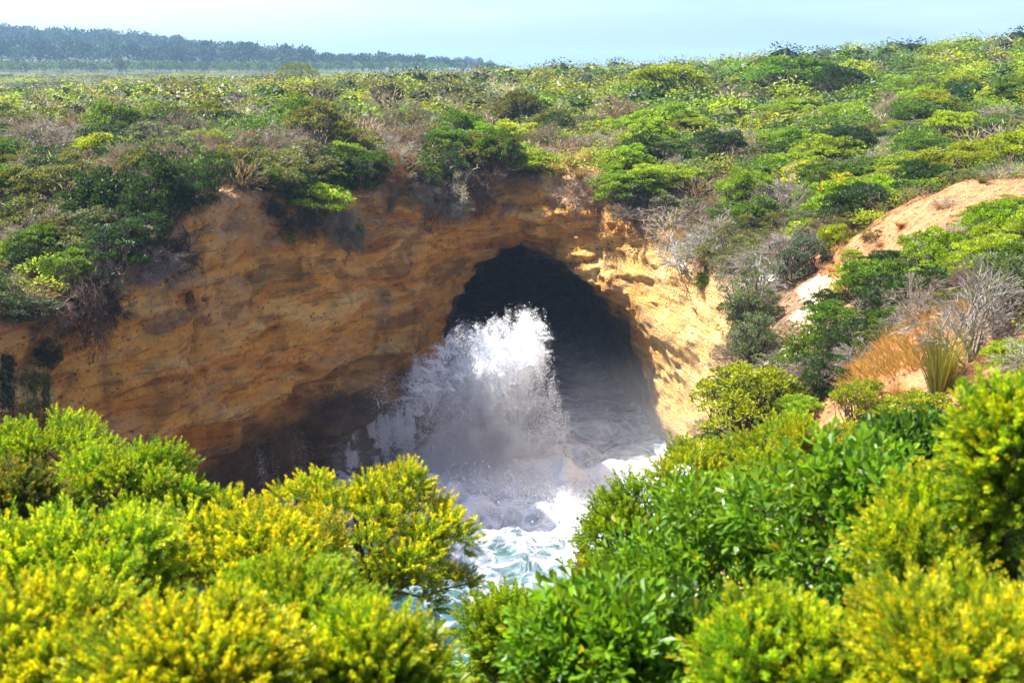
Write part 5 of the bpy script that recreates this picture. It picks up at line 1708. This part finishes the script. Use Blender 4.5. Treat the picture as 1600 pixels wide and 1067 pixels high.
# ------------------------------------------------------------------ haze
def haze():
    lo = np.array([-3600, -2000, -4.5]); hi = np.array([3600, 3700, 72.0])
    V = [(a, b, c) for c in (lo[2], hi[2]) for b in (lo[1], hi[1]) for a in (lo[0], hi[0])]
    F = np.array([[0, 2, 3, 1], [4, 5, 7, 6], [0, 1, 5, 4], [2, 6, 7, 3], [0, 4, 6, 2], [1, 3, 7, 5]])
    t = NT('haze_air')
    v = t.n('ShaderNodeVolumePrincipled')
    v.inputs['Color'].default_value = (.40, .66, 1.0, 1)
    v.inputs['Density'].default_value = HAZE
    v.inputs['Anisotropy'].default_value = 0
    t.l(v.outputs[0], t.out.inputs['Volume'])
    o = link('haze', new_mesh('haze', V, F, [t.m]))
    o.display_type = 'WIRE'
    tag(o, 'thin blue sea haze over the whole coast', 'haze', kind='stuff')
HAZE = 0.00025
haze()

# ------------------------------------------------------------------ labels for the scrub individuals
MARKS = [(537, 190, 'the bleached dead tree'), (465, 122, 'the dark round bush on the plain'), (815, 330, 'the cave top'), (215, 163, 'the close pair of fence posts'),
         (1440, 147, 'the two pale fence posts'), (1133, 88, 'the lone skyline bush'), (1500, 290, 'the top of the bare orange slope'), (1270, 450, 'the white gully'),
         (1065, 395, 'the white dead stump'), (895, 180, 'the little bare patch above the cave'), (345, 290, 'the sandy notch in the rim'), (1240, 115, 'the wide arched shrub'),
         (50, 170, 'the fence post by the left edge'), (700, 110, 'the low far wood'), (1170, 290, 'the bright flat-topped shrub'), (160, 310, 'the large dark rim shrub'), (1590, 168, 'the fence post by the right edge'),
         (1350, 200, 'the dead stick on the upper slope'), (650, 200, 'the lone straw tussock'), (1050, 130, 'the large yellow-topped shrub')]
SHAPE = dict(dome='rounded', umbrella='flat-topped', sprawl='sprawling', twig='leafless', cushion='cushion-shaped')
ORD = ['', 'second ', 'third ', 'fourth ', 'fifth ', 'sixth ', 'seventh ', 'eighth ', 'ninth ', 'tenth ', 'eleventh ', 'twelfth ', 'thirteenth ', 'fourteenth ']
def label_scrub():
    groups = {}
    for o, kind, colour, a, b, s in THINGS:
        best = min(MARKS, key=lambda m: ((a - m[0]) / 1.4) ** 2 + (b - m[1]) ** 2)
        dx, dy = a - best[0], b - best[1]
        rel = ('right of' if dx > 0 else 'left of') if abs(dx) > abs(dy) * 1.3 else ('above' if dy < 0 else 'below')
        groups.setdefault((kind, colour, best[2], rel), []).append((dx * dx + dy * dy, o))
    for (kind, colour, mark, rel), lst in groups.items():
        lst.sort(key=lambda q: q[0])
        for k, (_, o) in enumerate(lst):
            o['label'] = f"{ORD[min(k, 13)]}closest {WORDS[colour]} {SHAPE[kind]} shrub {rel} {mark}" if len(lst) > 1 else f"{WORDS[colour]} {SHAPE[kind]} shrub {rel} {mark}"
            o['group'] = 'dry shrubs of the scrub' if kind == 'twig' else 'green shrubs of the scrub'
label_scrub()
